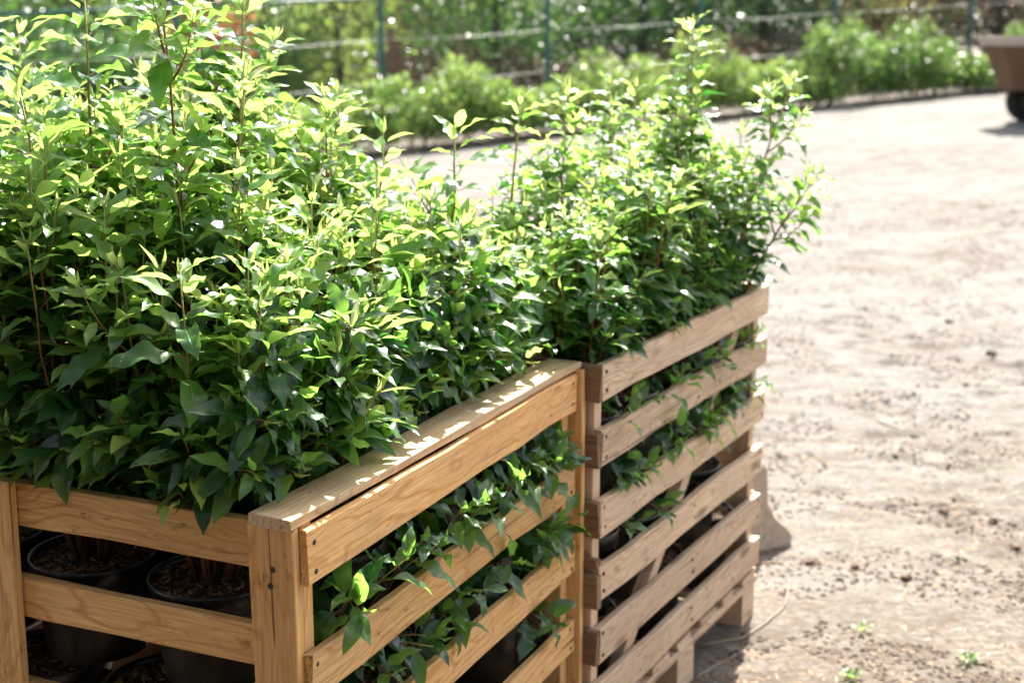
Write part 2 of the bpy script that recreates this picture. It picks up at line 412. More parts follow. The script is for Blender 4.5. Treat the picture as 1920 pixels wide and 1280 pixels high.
B = thing('slatted_crate', 'weathered grey-brown crate of six rows of slats standing on a pallet base', 'crate', B0, B_ROT)
BW, BL = 0.66, 1.225
rowsB = [(1.008, 1.100), (0.846, 0.935), (0.660, 0.752), (0.486, 0.578), (0.320, 0.413), (0.171, 0.265)]
tl = [0.0, 0.2, -0.15, 0.1, -0.1, 0.15]
for i, (z0, z1) in enumerate(rowsB):
    board(B, 'slat', 0.0, BL, 0.0, 0.021, z0, z1, W_B, end_nails(BL, z1 - z0) + [(0.02, 0.02), (0.03, -0.02)], wob=0.003)
    dz = [0, -0.004, 0.003, -0.01, 0.004, -0.003][i]
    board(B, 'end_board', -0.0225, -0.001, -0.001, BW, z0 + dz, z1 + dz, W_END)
    board(B, 'end_board', BL - 0.022, BL - 0.001, 0.023, BW - 0.024, z0 + dz, z1 + dz, W_B)
    board(B, 'slat', 0.0, BL, BW - 0.021, BW, z0, z1, W_B)
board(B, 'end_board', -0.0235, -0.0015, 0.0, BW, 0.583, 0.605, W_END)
for (x0, x1) in ((0.002, 0.042), (BL - 0.064, BL - 0.024)):
    for (y0, y1) in ((0.0225, 0.085), (BW - 0.085, BW - 0.0225)):
        board(B, 'post', x0, x1, y0, y1, 0.155, 1.075, W_B)
# pallet base
for i in range(7):
    x = 0.0 + i * 0.183; wdt = 0.1 if i % 2 else 0.125
    board(B, 'base_board', x, min(x + wdt, BL), 0.006, BW - 0.006, 0.134, 0.155, W_B)
for y in (0.002, BW / 2 - 0.05, BW - 0.102):
    board(B, 'runner', 0.0, BL, y, y + 0.1, 0.110, 0.132, W_B)
    for x in (0.005, BL / 2 - 0.06, BL - 0.125):
        board(B, 'foot_block', x, x + 0.12, y + 0.004, y + 0.095, -0.01, 0.109, W_B)
# slanted brace nailed inside the slats
p0, p1 = Vector((0.16, 0.045, 0.18)), Vector((1.08, 0.045, 1.05))
L = (p1 - p0).length; ang = math.atan2(p1.z - p0.z, p1.x - p0.x)
br = put('brace', board_mesh(L, 0.042, 0.036, W_B, 9), B, mat=Matrix.Translation((p0 + p1) / 2) @ Matrix.Rotation(-ang, 4, 'Y'))

# ------------------------------------------------------------------ leaves
def leaf_variant(k, wr, fold, arch, wave, freq, twist, mat):
    """Unit-length leaf along +Y, face up, with a short petiole before the origin."""
    nl, nw = 12, 4; v = []; uv = []; f = []; mi = []
    y, z = 0.0, 0.0; ang = 0.12; cl = []
    for i in range(nl + 1):
        t = i / nl
        wd = wr * 0.5 * (math.sin(math.pi * min(1, t ** 0.82)) ** 0.85) * (1 - 0.12 * t) if 0 < t < 1 else 0.004
        if t > 0.8: wd *= 1 - 0.35 * (t - 0.8) / 0.2
        if t == 1: wd = 0.004
        cl.append((0, y, z))
        for j in range(nw + 1):
            s = -1 + 2 * j / nw
            side = 1 if s > 0 else -1
            zz = z + abs(s) * wd * math.tan(fold)
            zz += wave * (abs(s) ** 1.4) * wd * math.sin(2 * math.pi * freq * t + k * 1.7 + (1.1 if side > 0 else 0))
            tw = twist * t
            x = s * wd
            v.append((x * math.cos(tw), y - 0.04 * abs(s) * wd, zz + x * math.sin(tw))); uv.append((0.5 + s / 2, t))
        st = 1 / nl; ang -= arch / nl * (0.5 + t); y += st * math.cos(ang); z += st * math.sin(ang)
    for i in range(nl):
        for j in range(nw):
            a = i * (nw + 1) + j; f.append((a, a + 1, a + nw + 2, a + nw + 1)); mi.append(0)
    b = len(v); r = 0.013
    for (py, pz) in ((-0.17, -0.05), (0.02, -0.004)):
        for (dx, dz) in ((-r, 0), (r, 0), (0, -r)): v.append((dx, py, pz + dz)); uv.append((0.5, 0))
    for q in range(3): f.append((b + q, b + (q + 1) % 3, b + 3 + (q + 1) % 3, b + 3 + q)); mi.append(1)
    return dict(v=np.array(v, np.float32), f=f, uv=np.array(uv, np.float32), mi=mi, cl=np.array(cl, np.float32),
                me=mesh('leaf', v, f, [LEAF_M[mat], M_PET], True, mi, uv), mat=mat)

VAR = [[] for _ in range(4)]
for mat in range(4):
    for k in range(14):
        r = random.uniform
        if mat == 0: VAR[mat].append(leaf_variant(k, r(.37, .46), r(.05, .34), r(.25, 1.05), r(.12, .42), r(1.5, 2.8), r(-.35, .35), mat))
        elif mat == 1: VAR[mat].append(leaf_variant(k, r(.35, .44), r(.05, .38), r(.25, 1.05), r(.15, .45), r(1.5, 2.8), r(-.35, .35), mat))
        elif mat == 2: VAR[mat].append(leaf_variant(k, r(.32, .40), r(.1, .45), r(.3, 1.0), r(.15, .42), r(1.4, 2.4), r(-.3, .3), mat))
        else: VAR[mat].append(leaf_variant(k, r(.18, .27), r(.4, .9), r(.1, .7), r(.1, .3), 1.5, 0, mat))

def leaf_matrix(pos, d, up, size, roll):
    d = Vector(d).normalized(); z = Vector(up) - Vector(up).dot(d) * d
    if z.length < 1e-3: z = Vector((1, 0, 0)) - d.x * d
    z.normalize(); x = d.cross(z)
    q = Matrix.Rotation(roll, 3, d); z = q @ z; x = q @ x
    return np.array([[x.x*size, d.x*size, z.x*size, pos[0]], [x.y*size, d.y*size, z.y*size, pos[1]], [x.z*size, d.z*size, z.z*size, pos[2]], [0, 0, 0, 1]])

IA = np.array(MA.inverted()); IB = np.array(MBm.inverted())
BA = np.array(BOXES[A.name]); BB = np.array(BOXES[B.name])
def blocked(P, mg=0.003):
    for I, bx in ((IA, BA), (IB, BB)):
        q = P @ I[:3, :3].T + I[:3, 3]
        if q[:, 2].min() > 1.13: continue
        for k in range(3):
            pass
        ins = ((q[:, None, 0] > bx[None, :, 0] - mg) & (q[:, None, 0] < bx[None, :, 1] + mg) & (q[:, None, 1] > bx[None, :, 2] - mg)
               & (q[:, None, 1] < bx[None, :, 3] + mg) & (q[:, None, 2] > bx[None, :, 4] - mg) & (q[:, None, 2] < bx[None, :, 5] + mg))
        if ins.any(): return True
    return False

LEAVES = []      # (plant index, variant, matrix)
PLANTS = []
rr = random.uniform
def add_leaf(pi, mat, pos, d, up, size, roll):
    if PLANTS[pi]['soil'] < 0.85: mat = min(mat, 1)
    va = random.choice(VAR[mat]); M = leaf_matrix(pos, d, up, size, roll)
    cl = va['v'][:65:2] @ M[:3, :3].T + M[:3, 3]
    if PLANTS[pi]['soil'] > 0.85 and cl[:, 2].min() < 1.0: return
    if PLANTS[pi]['soil'] < 0.85:
        I = IA if PLANTS[pi]['A'] else IB
        if (cl @ I[1, :3] + I[1, 3]).min() < -0.07: return
    if cl[:, 2].min() < 1.14 and blocked(cl): return
    LEAVES.append((pi, va, M))

def bez(p0, c, p1, t): return p0 * (1 - t) ** 2 + c * 2 * t * (1 - t) + p1 * t * t

def grow_stem(pi, p0, ctrl, tip, r0, s0, gap, lsize, tone=0.0, branches=2, level=0, droop=0.0):
    n = 9; Ln = (tip - p0).length
    pts = [bez(p0, ctrl, tip, i / n) for i in range(n + 1)]
    if level == 0:
        for i in range(1, n): pts[i] = pts[i] + Vector((rr(-1, 1), rr(-1, 1), 0)) * 0.005
    rads = [r0 * (1 - 0.72 * i / n) for i in range(n + 1)]
    PLANTS[pi]['stems'].append((pts, rads, 0.0 if level == 0 else 0.45))
    s = s0 * Ln; ph = rr(0, 6.28)
    while s < Ln:
        t = s / Ln; fi = t * n; i0 = min(int(fi), n - 1); p = pts[i0].lerp(pts[i0 + 1], fi - i0)
        tan = (pts[min(i0 + 1, n)] - pts[i0]).normalized()
        a = tan.cross(Vector((0.2, 0.9, 0.1))).normalized(); b = tan.cross(a)
        out = a * math.cos(ph) + b * math.sin(ph)
        u = min(1.0, (Ln - s) / 0.30)        # 0 at the tip, 1 well below it
        phi = rad(46 + 38 * min(1, u * 1.8) ** 0.6 + rr(-14, 14))
        d = tan * math.cos(phi) + out * math.sin(phi)
        d.z -= (0.08 + droop) * u * rr(0.0, 2.0)
        size = lsize * (0.55 + 0.45 * min(1, u * 2.8)) * rr(0.72, 1.15)
        k = u * 0.88 + rr(-0.24, 0.24) - tone
        mat = 3 if k < -0.1 else 2 if k < 0.32 else 1 if k < 0.78 else 0
        add_leaf(pi, mat, p + d.normalized() * size * 0.17, d, tan * 0.5 + Vector((0, 0, 1)), size, rr(-0.45, 0.45))
        if level == 0 and branches and 0.38 < t < 0.8 and random.random() < branches * 0.06:
            bl = rr(0.10, 0.2) * (1 - 0.3 * t); q = out * 0.75 + tan * 0.8 + Vector((0, 0, 0.2)); q.normalize()
            e = p + q * bl; e.z += 0.03
            grow_stem(pi, p, p + q * bl * 0.5 + out * 0.02, e, r0 * 0.5, 0.22, gap * 0.9, lsize * 0.92, tone, 0, 1, droop)
        s += gap * (0.45 + 0.55 * u) * rr(0.75, 1.25); ph += 2.4 + rr(-0.3, 0.3)
    for q in range(2):                       # bud leaves at the very tip
        th = ph + q * 2.1; tan = (pts[-1] - pts[-2]).normalized()
        o = Vector((math.cos(th), math.sin(th), 0)) * 0.35 + tan
        add_leaf(pi, 3, pts[-1], o, -o.cross(Vector((0, 0, 1))).cross(o) + Vector((0, 0, 0.2)), lsize * rr(0.22, 0.4), rr(-.3, .3))

def plant(M, x, y, soil, label, group, pot_r=0.122, pot_h=0.235):
    c = M @ Vector((x, y, soil)); o = thing('potted_laurel', label, 'potted plant', (c.x, c.y, soil - pot_h + 0.012), rr(0, 6.28), group)
    o.rotation_euler = (0, 0, 0)
    PLANTS.append(dict(o=o, stems=[], c=c, soil=soil, r=pot_r, h=pot_h, A=M is MA)); return len(PLANTS) - 1

def bush(pi, M, tips, spread, height, n, lsize=0.088, gap=0.027, tone=0.0, s0=0.2, skirt=0):
    """n stems rising from the pot; height = canopy top (world z); tips = extra leaders (dx, dy, z) in crate axes."""
    P = PLANTS[pi]; c = P['c']; R3 = M.to_3x3()
    for k in range(n):
        th = 2.4 * k + rr(-0.4, 0.4); q = math.sqrt((k + 0.5) / n)
        dx, dy = math.cos(th) * spread * q, math.sin(th) * spread * q
        tip = c + R3 @ Vector((dx, dy, 0)); tip.z = height - 0.12 * q * q + rr(-0.10, 0.05)
        base = c + R3 @ Vector((dx * 0.22, dy * 0.22, -0.01)); ct = base.lerp(tip, 0.5) + R3 @ Vector((dx * 0.25, dy * 0.25, 0.02))
        grow_stem(pi, base, ct, tip, 0.0045, s0 + rr(0, .1), gap, lsize, tone, 2)
    for k in range(skirt):                   # short low stems that fill the foot
        th = rr(0, 6.28); dx, dy = math.cos(th) * spread * 0.95, math.sin(th) * spread * 0.95
        tip = c + R3 @ Vector((dx, dy, 0)); tip.z = c.z + rr(0.18, 0.36)
        base = c + R3 @ Vector((dx * 0.2, dy * 0.2, -0.01))
        grow_stem(pi, base, base.lerp(tip, 0.5) + Vector((0, 0, 0.05)), tip, 0.0035, 0.25, gap, lsize * 1.0, tone - 0.25, 0, droop=0.1)
    for (dx, dy, z) in tips:
        tip = c + R3 @ Vector((dx, dy, 0)); tip.z = z
        base = c + R3 @ Vector((dx * 0.1, dy * 0.1, -0.01)); ct = base.lerp(tip, 0.55) + R3 @ Vector((-dx * 0.15, -dy * 0.15, 0))
        grow_stem(pi, base, ct, tip, 0.0065, 0.3, gap * 0.8, lsize, tone, 3)

GA, GB = 'laurels filling the top of the honey coloured crate', 'laurels filling the top of the grey-brown crate'
topA = [  # x, y, canopy z, leaders, label
 (.15, .30, 1.52, [], 'potted laurel at the near corner of the honey crate, beside the lid end'),
 (.15, .58, 1.65, [(.0, .10, 1.78)], 'potted laurel behind the middle plank of the honey crate'),
 (.15, .86, 1.72, [(.02, .02, 1.92)], 'potted laurel at the frame edge beyond the middle plank of the honey crate'),
 (.15, 1.10, 1.72, [], 'potted laurel in the hidden near corner of the honey crate'),
 (.38, .21, 1.50, [], 'potted laurel along the lid board, second from the near corner'),
 (.38, .47, 1.71, [(-.02, .06, 2.06), (.06, -.08, 1.80)], 'tallest potted laurel with a thick red stem reaching the picture top'),
 (.38, .74, 1.76, [(.03, .0, 1.98)], 'potted laurel with a slim leader just beside the tallest one'),
 (.38, 1.0, 1.78, [(.05, .05, 1.90)], 'potted laurel deep in the honey crate at the picture edge, second row'),
 (.61, .30, 1.58, [], 'potted laurel halfway along the honey crate, next to the lid plants'),
 (.61, .58, 1.73, [(.1, .0, 1.80)], 'potted laurel in the middle of the honey crate'),
 (.61, .86, 1.78, [], 'potted laurel in the middle row, third from the lid'),
 (.61, 1.1, 1.80, [(0, 0, 1.88)], 'potted laurel in the middle row, farthest from the lid'),
 (.84, .21, 1.50, [], 'potted laurel along the lid board, third from the near corner'),
 (.84, .47, 1.71, [(.02, .0, 1.74)], 'potted laurel in the fourth row, second from the lid'),
 (.84, .74, 1.78, [(.04, -.05, 1.99), (.02, .06, 1.96)], 'potted laurel with twin leaders against the yellow-green tree'),
 (.84, 1.0, 1.80, [], 'potted laurel in the fourth row, farthest from the lid'),
 (1.06, .28, 1.51, [(.02, -.02, 1.66)], 'potted laurel at the far lid end of the honey crate'),
 (1.06, .56, 1.62, [(.0, .0, 1.74)], 'potted laurel in the far row with a leader before the pale ground'),
 (1.06, .84, 1.71, [], 'potted laurel in the far row, third from the lid'),
 (1.06, 1.1, 1.73, [], 'potted laurel in the far hidden corner of the honey crate'),
]
def overhang(pi, M, targets, lsize):
    c = PLANTS[pi]['c']
    for (x, y, z) in targets:
        tip = M @ Vector((x + rr(-.02, .02), y + rr(-.02, .02), z + rr(-.02, .03))); base = c + Vector((rr(-.03, .03), rr(-.03, .03), -.01))
        mid = base.lerp(tip, 0.55); mid.z = max(tip.z + 0.02, 1.16)
        grow_stem(pi, base, mid, tip, 0.0035, 0.35, 0.021, lsize, -0.5, 0, droop=0.3)
for (x, y, h, tips, lab) in topA:
    pi = plant(MA, x, y, 0.90, lab, GA, pot_h=0.195)
    near = (x < .2 and y < .9) or y < .35
    bush(pi, MA, tips, 0.165 if y > .25 else 0.15, h, 9 if near else 8, 0.112, 0.0255, 0.0, 0.16 if near else 0.35, skirt=8 if near else 2)
    if x < .2: overhang(pi, MA, [(.015, y + q, 1.17) for q in (-.15, -.08, .01, .1)] + [(.06, y + q, 1.24) for q in (-.07, .06)], .112)
    if y < .35: overhang(pi, MA, [(x + q, .085, 1.165) for q in (-.13, -.07, -.01, .05, .11)] + [(x + q, .10, 1.26) for q in (-.1, 0., .1)] + [(x + q, .12, 1.36) for q in (-.07, .06)], .110)

topB = [
 (.13, .14, 1.48, [], 'laurel in the near corner of the grey-brown crate beside the honey crate'),
 (.37, .14, 1.52, [], 'laurel along the slats of the grey-brown crate, second from its near corner'),
 (.61, .14, 1.58, [], 'laurel along the slats of the grey-brown crate, third from its near corner'),
 (.85, .14, 1.66, [(.08, .02, 1.90), (-.04, .02, 1.72)], 'laurel with the tallest leader in the grey-brown crate'),
 (1.09, .14, 1.58, [(.10, -.20, 1.74), (.08, -.30, 1.46)], 'laurel leaning out over the far corner of the grey-brown crate'),
 (.20, .40, 1.46, [(.12, .0, 1.70)], 'laurel in the back row of the grey-brown crate, next to the gap of pale ground'),
 (.48, .38, 1.56, [(.08, .0, 1.72)], 'laurel in the back row of the grey-brown crate, with a thin leader'),
 (.76, .40, 1.62, [], 'laurel in the back row of the grey-brown crate, third from its near end'),
 (1.04, .40, 1.70, [], 'laurel in the back row of the grey-brown crate at its far end'),
]
for (x, y, h, tips, lab) in topB:
    pi = plant(MBm, x, y, 0.93, lab, GB)
    bush(pi, MBm, tips, 0.175, h, 10, 0.097, 0.0245, -0.08, 0.18, skirt=6)
    if y < .2: overhang(pi, MBm, [(x + q, .03, 1.15) for q in (-.1, -.03, .04, .1)] + [(x + q, .04, 1.25) for q in (-.08, .05)], .098)

def gap_plant(M, x, y, soil, gaps, label, group, nst=5, lsize=0.12):
    """A plant squeezed out between the slats: stems climb inside and lean out through the gaps."""
    pi = plant(M, x, y, soil, label, group); c = PLANTS[pi]['c']; R3 = M.to_3x3()
    for (z0, z1, xs) in gaps:
        for xo in xs:
            tip = M @ Vector((xo + rr(-.05, .05), rr(-0.035, 0.012), rr(z0 + 0.2 * (z1 - z0), z1 - 0.012)))
            base = c + R3 @ Vector((rr(-.04, .04), rr(-.03, .03), -0.01)); mid = M @ Vector((xo * 0.6 + x * 0.4, 0.085, (z0 + soil) / 2 + 0.08))
            mid.z = max(mid.z, soil + 0.03)
            grow_stem(pi, base, mid, tip, 0.0035, 0.35, rr(0.017, 0.028), lsize, -0.45, 0, droop=rr(0.3, 0.9))
    return pi
GLA, GLB = 'lower laurels pushing out between the honey slats', 'lower laurels pushing out between the grey-brown slats'
gA1, gA2, gA3 = (0.872, 0.985), (0.668, 0.776), (0.465, 0.575)
gap_plant(MA, .33, .155, .67, [(*gA1, (.10, .16, .22, .37, .44)), (*gA2, (.30, .36, .42))], 'lower laurel nearest the corner post, its leaves hanging over the second slat', GLA)
gap_plant(MA, .62, .165, .65, [(*gA1, (.58, .64, .70)), (*gA2, (.55, .60))], 'lower laurel halfway along the honey crate between its slats', GLA)
gap_plant(MA, .93, .15, .63, [(*gA1, (.78, .84, .90)), (*gA2, (.78,))], 'lower laurel in the dusty black pot behind the third honey slat', GLA)
gap_plant(MA, 1.09, .40, .66, [(*gA1, (1.02, 1.09, 1.06, .99)), (*gA2, (1.02, 1.08, 1.12, 1.05))], 'lower laurel at the far end post of the honey crate', GLA)
gap_plant(MA, 1.07, .15, .47, [(*gA3, (1.03,))], 'small lower laurel in the pot above the fourth honey slat', GLA)
gap_plant(MA, .17, .43, .655, [], 'lower potted laurel behind the second slat of the shaded near side', GLA)
gap_plant(MA, .17, .73, .655, [], 'lower potted laurel behind the middle plank of the shaded near side', GLA)
gB = [(0.940, 1.003), (0.757, 0.842), (0.583, 0.656), (0.418, 0.482)]
gap_plant(MBm, .17, .16, .60, [(*gB[0], (.10, .18, .27)), (*gB[1], (.12, .2, .28)), (*gB[2], (.2,))], 'lower laurel at the near corner of the grey-brown crate', GLB, lsize=.115)
gap_plant(MBm, .45, .16, .56, [(*gB[0], (.36, .45, .55)), (*gB[1], (.38, .47, .55)), (*gB[2], (.37, .42))], 'lower laurel halfway along the grey-brown crate', GLB, lsize=.115)
gap_plant(MBm, .72, .30, .58, [(*gB[0], (.65, .74, .83)), (*gB[1], (.63, .70, .78, .84)), ], 'lower laurel behind the slanted brace of the grey-brown crate', GLB, lsize=.115)
gap_plant(MBm, .90, .15, .575, [(*gB[0], (1.0, 1.05, 1.11)), (*gB[1], (.95, 1.1, 1.14))], 'lower laurel in the black pot above the fourth grey-brown slat', GLB, lsize=.115)
gap_plant(MBm, .62, .15, .37, [], 'low black pot with orange bark above the fifth grey-brown slat', GLB)
gap_plant(MBm, .17, .16, .37, [], 'low black pot behind the fourth slat by the near post of the grey-brown crate', GLB)
gap_plant(MBm, 1.03, .15, .385, [], 'low black pot near the far post of the grey-brown crate', GLB)

# ---- which leaves does the photograph show (first hit from the camera)?
nL = len(LEAVES)
bv, bf = [], []
for i, (pi, va, M) in enumerate(LEAVES):
    v = va['v']; pts = v[[2, 30, 34, 62]] @ M[:3, :3].T + M[:3, 3]     # base, mid left, mid right, tip
    b = 4 * i; bv += [tuple(p) for p in pts.tolist()]; bf += [(b, b + 2, b + 1), (b + 1, b + 2, b + 3)]
bvh = BVHTree.FromPolygons(bv, bf)
camp = Vector((0, 0, CAM_H)); cp, sp_ = math.cos(PITCH), math.sin(PITCH)
vis = np.zeros(nL, bool)
for i in range(nL):
    q = [Vector(bv[4 * i + k]) for k in range(4)]
    ctr = (q[1] + q[2]) / 2; d = ctr - camp
    wz = d.y * cp - d.z * sp_
    px = d.x / wz; py = (d.y * sp_ + d.z * cp) / wz
    if abs(px) > 0.375 or abs(py) > 0.255: continue
    for p in (ctr, (q[0] + ctr) / 2, (q[3] + ctr) / 2, q[1] * .6 + ctr * .4, q[2] * .6 + ctr * .4):
        h = bvh.ray_cast(camp, (p - camp).normalized())
        if h[2] is not None and h[2] // 2 == i: vis[i] = True; break

# ---- build the plants
chipv = []
def chips(rad_, n, z, seed):
    rs = np.random.default_rng(seed); mb = MB()
    for k in range(n):
        r = rad_ * math.sqrt(rs.random()); th = rs.random() * 6.28; a = rs.random() * 6.28; tl_ = rs.normal(0, 0.35)
        L = rs.uniform(0.006, 0.022); W = rs.uniform(0.002, 0.0055); H = 0.0012
        c = np.array([r * math.cos(th), r * math.sin(th), z + rs.uniform(0, 0.008)])
        dx = np.array([math.cos(a) * math.cos(tl_), math.sin(a) * math.cos(tl_), math.sin(tl_)]) * L / 2
        dy = np.array([-math.sin(a), math.cos(a), rs.normal(0, .3)]) * W / 2; up = np.array([0, 0, H])
        v = [c - dx - dy, c + dx - dy, c + dx + dy, c - dx + dy, c + up]
        mb.add([tuple(p) for p in v], [(0, 1, 4), (1, 2, 4), (2, 3, 4), (3, 0, 4)], int(rs.integers(0, 3)))
    return mb.mesh('bark_chips', M_CHIP)
def pot_mesh(r, h):
    mb = MB(); k = 0.78
    mb.lathe([(r * k - .01, 0.0), (r * k, 0.004), (r * 0.955, h - 0.045), (r * 0.965, h - 0.042), (r * 0.99, h - 0.040), (r * 1.0, h - 0.004), (r * 0.995, h),
              (r * 0.965, h), (r * 0.955, h - 0.012), (r * 0.93, h - 0.06)], 36)
    mb.f.append(tuple(range(36))[::-1]); mb.m.append(0)
    return mb.mesh('pot', [M_POT], True)
def soil_mesh(r, h):
    mb = MB(); rings = []
    for i, q in enumerate((0.001, 0.35, 0.7, 1.0)):
        rings.append((q * r * 0.945, h - 0.014 + 0.006 * (1 - q)))
    mb.lathe(rings, 28); return mb.mesh('soil', [M_SOIL], True)
POT2 = pot_mesh(0.122, 0.195); POT = pot_mesh(0.122, 0.235); SOIL = soil_mesh(0.122, 0.235); CHIPS = [chips(0.11, 900, 0.219, s) for s in (3, 4)]
tabm = MB(); tabm.box(-0.014, 0.014, 0.118, 0.1255, 0.150, 0.196); TAB = tabm.mesh('grip_tab', [M_POT])

by = {}
for i, (pi, va, M) in enumerate(LEAVES): by.setdefault(pi, []).append(i)
n_obj = 0
for pi, P in enumerate(PLANTS):
    o = P['o']; loc = np.array(o.location)
    lo_ = P['h'] < 0.2; dz = -0.04 if lo_ else 0.0
    pot = put('pot', POT2 if lo_ else POT, o, rot=(0, 0, rr(0, 6)))
    for k in range(3): put('grip_tab', TAB, pot, loc=(0, 0, dz), rot=(0, 0, k * 2.09))
    so = put('soil', SOIL, o, loc=(0, 0, dz)); ch = put('bark_chips', CHIPS[pi % 2], so, rot=(0, 0, rr(0, 6.28))); ch['kind'] = 'stuff'
    for (pts, rads, v0) in P['stems']:
        mb = MB(); mb.tube([p - Vector(loc) for p in pts], rads, 5)
        n = len(pts); uv = [(0.5, v0 + (1 - v0) * (i // 5) / (n - 1)) for i in range(n * 5)]
        put('stem', mesh('stem', mb.v, mb.f, [M_STEM], True, None, uv), o)
    rest = []
    ids = by.get(pi, [])
    dist = {i: np.linalg.norm(LEAVES[i][2][:3, 3] - np.array(camp)) for i in ids}
    shown = sorted([i for i in ids if vis[i]], key=lambda i: dist[i])[:300]
    ss = set(shown)
    for i in ids:
        _, va, M = LEAVES[i]
        if i in ss:
            m = M.copy(); m[:3, 3] -= loc
            lo = bpy.data.objects.new('leaf', va['me']); COL.objects.link(lo); lo.parent = o; lo.matrix_local = Matrix(m.tolist()); n_obj += 1
        else: rest.append(i)
    if rest:
        vv, ff, mm, uu = [], [], [], []; b = 0
        for i in rest:
            _, va, M = LEAVES[i]
            vv.append(va['v'] @ M[:3, :3].T + (M[:3, 3] - loc)); uu.append(va['uv'])
            ff += [tuple(x + b for x in q) for q in va['f']]; mm += [va['mat'] if q == 0 else 4 for q in va['mi']]; b += len(va['v'])
        ro = put('inner_leaves', mesh('inner_leaves', np.concatenate(vv), ff, LEAF_M + [M_PET], True, mm, np.concatenate(uu)), o); ro['kind'] = 'stuff'
print('leaves', nL, 'as objects', n_obj)
# a green plastic tag stuck among the stems of the corner laurel
gt = MB(); gt.box(-0.02, 0.02, -0.0006, 0.0006, 0, 0.04); gt.add([(-0.006, -0.0004, 0), (0.006, -0.0004, 0), (0, -0.0004, -0.09)], [(0, 1, 2)])
P0 = PLANTS[0]['o']; q = MA @ Vector((0.12, 0.245, 1.125)) - P0.location
put('plant_tag', gt.mesh('plant_tag', [M_TAG]), P0, loc=q, rot=(rad(-12), rad(10), rad(8)))

# ------------------------------------------------------------------ flared concrete foot beside the far crate
M_CONC = plain('grey_concrete', (0.36, 0.30, 0.24), 0.9, 0.5, 26, 0.012)
def concrete():
    # silhouette (x along, z up) extruded with bevelled, slightly lumpy faces
    out = [(0.0, 0.0), (0.30, 0.0), (0.315, 0.05), (0.27, 0.10), (0.17, 0.175), (0.115, 0.25), (0.10, 0.46), (0.085, 0.475), (0.02, 0.475), (0.0, 0.44)]
    n = len(out); v = []; f = []
    for (yy, k) in ((-0.075, 0.93), (-0.06, 1.0), (0.06, 1.0), (0.075, 0.93)):
        for (x, z) in out: v.append((0.1 + (x - 0.1) * k + random.uniform(-.003, .003), yy * (1.0 if z < .2 else 0.8), 0.2 + (z - 0.2) * k + random.uniform(-.003, .003)))
    for r in range(3):
        for k in range(n): f.append((r*n+k, r*n+(k+1) % n, (r+1)*n+(k+1) % n, (r+1)*n+k))
    f.append(tuple(range(n))[::-1]); f.append(tuple(3*n+k for k in range(n)))
    return mesh('concrete_foot', [(a * .62, b * .7, c * .72) for a, b, c in v], f, [M_CONC])
cp_ = Vector((0.86, 4.98, -0.012))
tag(put('concrete_foot', concrete(), None, cp_, rot=(0, 0, rad(30))), 'grey-beige concrete foot with a flared base behind the far crate corner', 'concrete block')

# ------------------------------------------------------------------ litter on the ground
def gz(x, y):
    i = min(max(int(np.searchsorted(gx, x)) - 1, 0), nx - 2); j = min(max(int(np.searchsorted(gy, y)) - 1, 0), ny - 2)
    a = (x - gx[i]) / (gx[i+1] - gx[i]); b = (y - gy[j]) / (gy[j+1] - gy[j])
    return float((ZZ[j, i] * (1-a) + ZZ[j, i+1] * a) * (1-b) + (ZZ[j+1, i] * (1-a) + ZZ[j+1, i+1] * a) * b)
M_PALE = plain('pale_chip', (0.33, 0.29, 0.245), 0.8, 0.2, 60)
M_TAN = plain('tan_litter', (0.26, 0.17, 0.10), 0.9, 0.4, 60)
M_DARK = plain('dark_crumb', (0.075, 0.05, 0.034), 0.95, 0.4, 60)
M_STRAW = plain('dry_straw', (0.36, 0.28, 0.18), 0.8, 0.3, 60)
def litter(name, n, mat, smin, smax, flat, label, seed, elong=1.0, clump=0.0):
    rs = np.random.default_rng(seed); mb = MB(); k = 0
    while k < n:
        y = 3.0 + 11 * rs.random() ** 1.9; half = 0.39 * y + 0.3; x = rs.uniform(0.15, half)
        q = MBm.inverted() @ Vector((x, y, 0))
        if 0 < q.x < BL and -0.0 < q.y < BW: continue
        if clump and noise.noise((x * 2.2, y * 2.2, seed)) < clump: continue
        s = rs.uniform(smin, smax) * (1 + 0.05 * y); a = rs.random() * 6.28; e = s * elong
        ca, sa = math.cos(a), math.sin(a); z = gz(x, y) - 0.002; h = s * flat
        rn = lambda: rs.uniform(0.6, 1.2)
        P = [(e * rn(), 0), (0.5 * e, s * .8 * rn()), (-.5 * e, s * .8 * rn()), (-e * rn(), 0), (-.5 * e, -s * .8 * rn()), (.5 * e, -s * .8 * rn())]
        v = [(x + p[0]*ca - p[1]*sa, y + p[0]*sa + p[1]*ca, z + rs.uniform(0, h * .6)) for p in P] + [(x + rs.normal(0, s*.2), y + rs.normal(0, s*.2), z + h)]
        mb.add(v, [(i, (i + 1) % 6, 6) for i in range(6)]); k += 1
    o = put(name, mb.mesh(name, [mat])); tag(o, label, 'ground litter', kind='stuff')
litter('pale_chips', 1300, M_PALE, 0.003, 0.010, 0.2, 'pale chips strewn over the sandy ground', 1, 1.4, -0.05)
litter('tan_litter', 7000, M_TAN, 0.003, 0.009, 0.4, 'tan bits of dry leaf strewn over the sandy ground', 2, 1.8, -0.12)
litter('dark_crumbs', 12000, M_DARK, 0.003, 0.010, 0.7, 'dark soil crumbs strewn in patches over the ground', 3, 1.2, 0.02)
litter('dry_straw', 3000, M_STRAW, 0.0018, 0.003, 0.6, 'thin dry straw strewn over the ground', 4, 14)

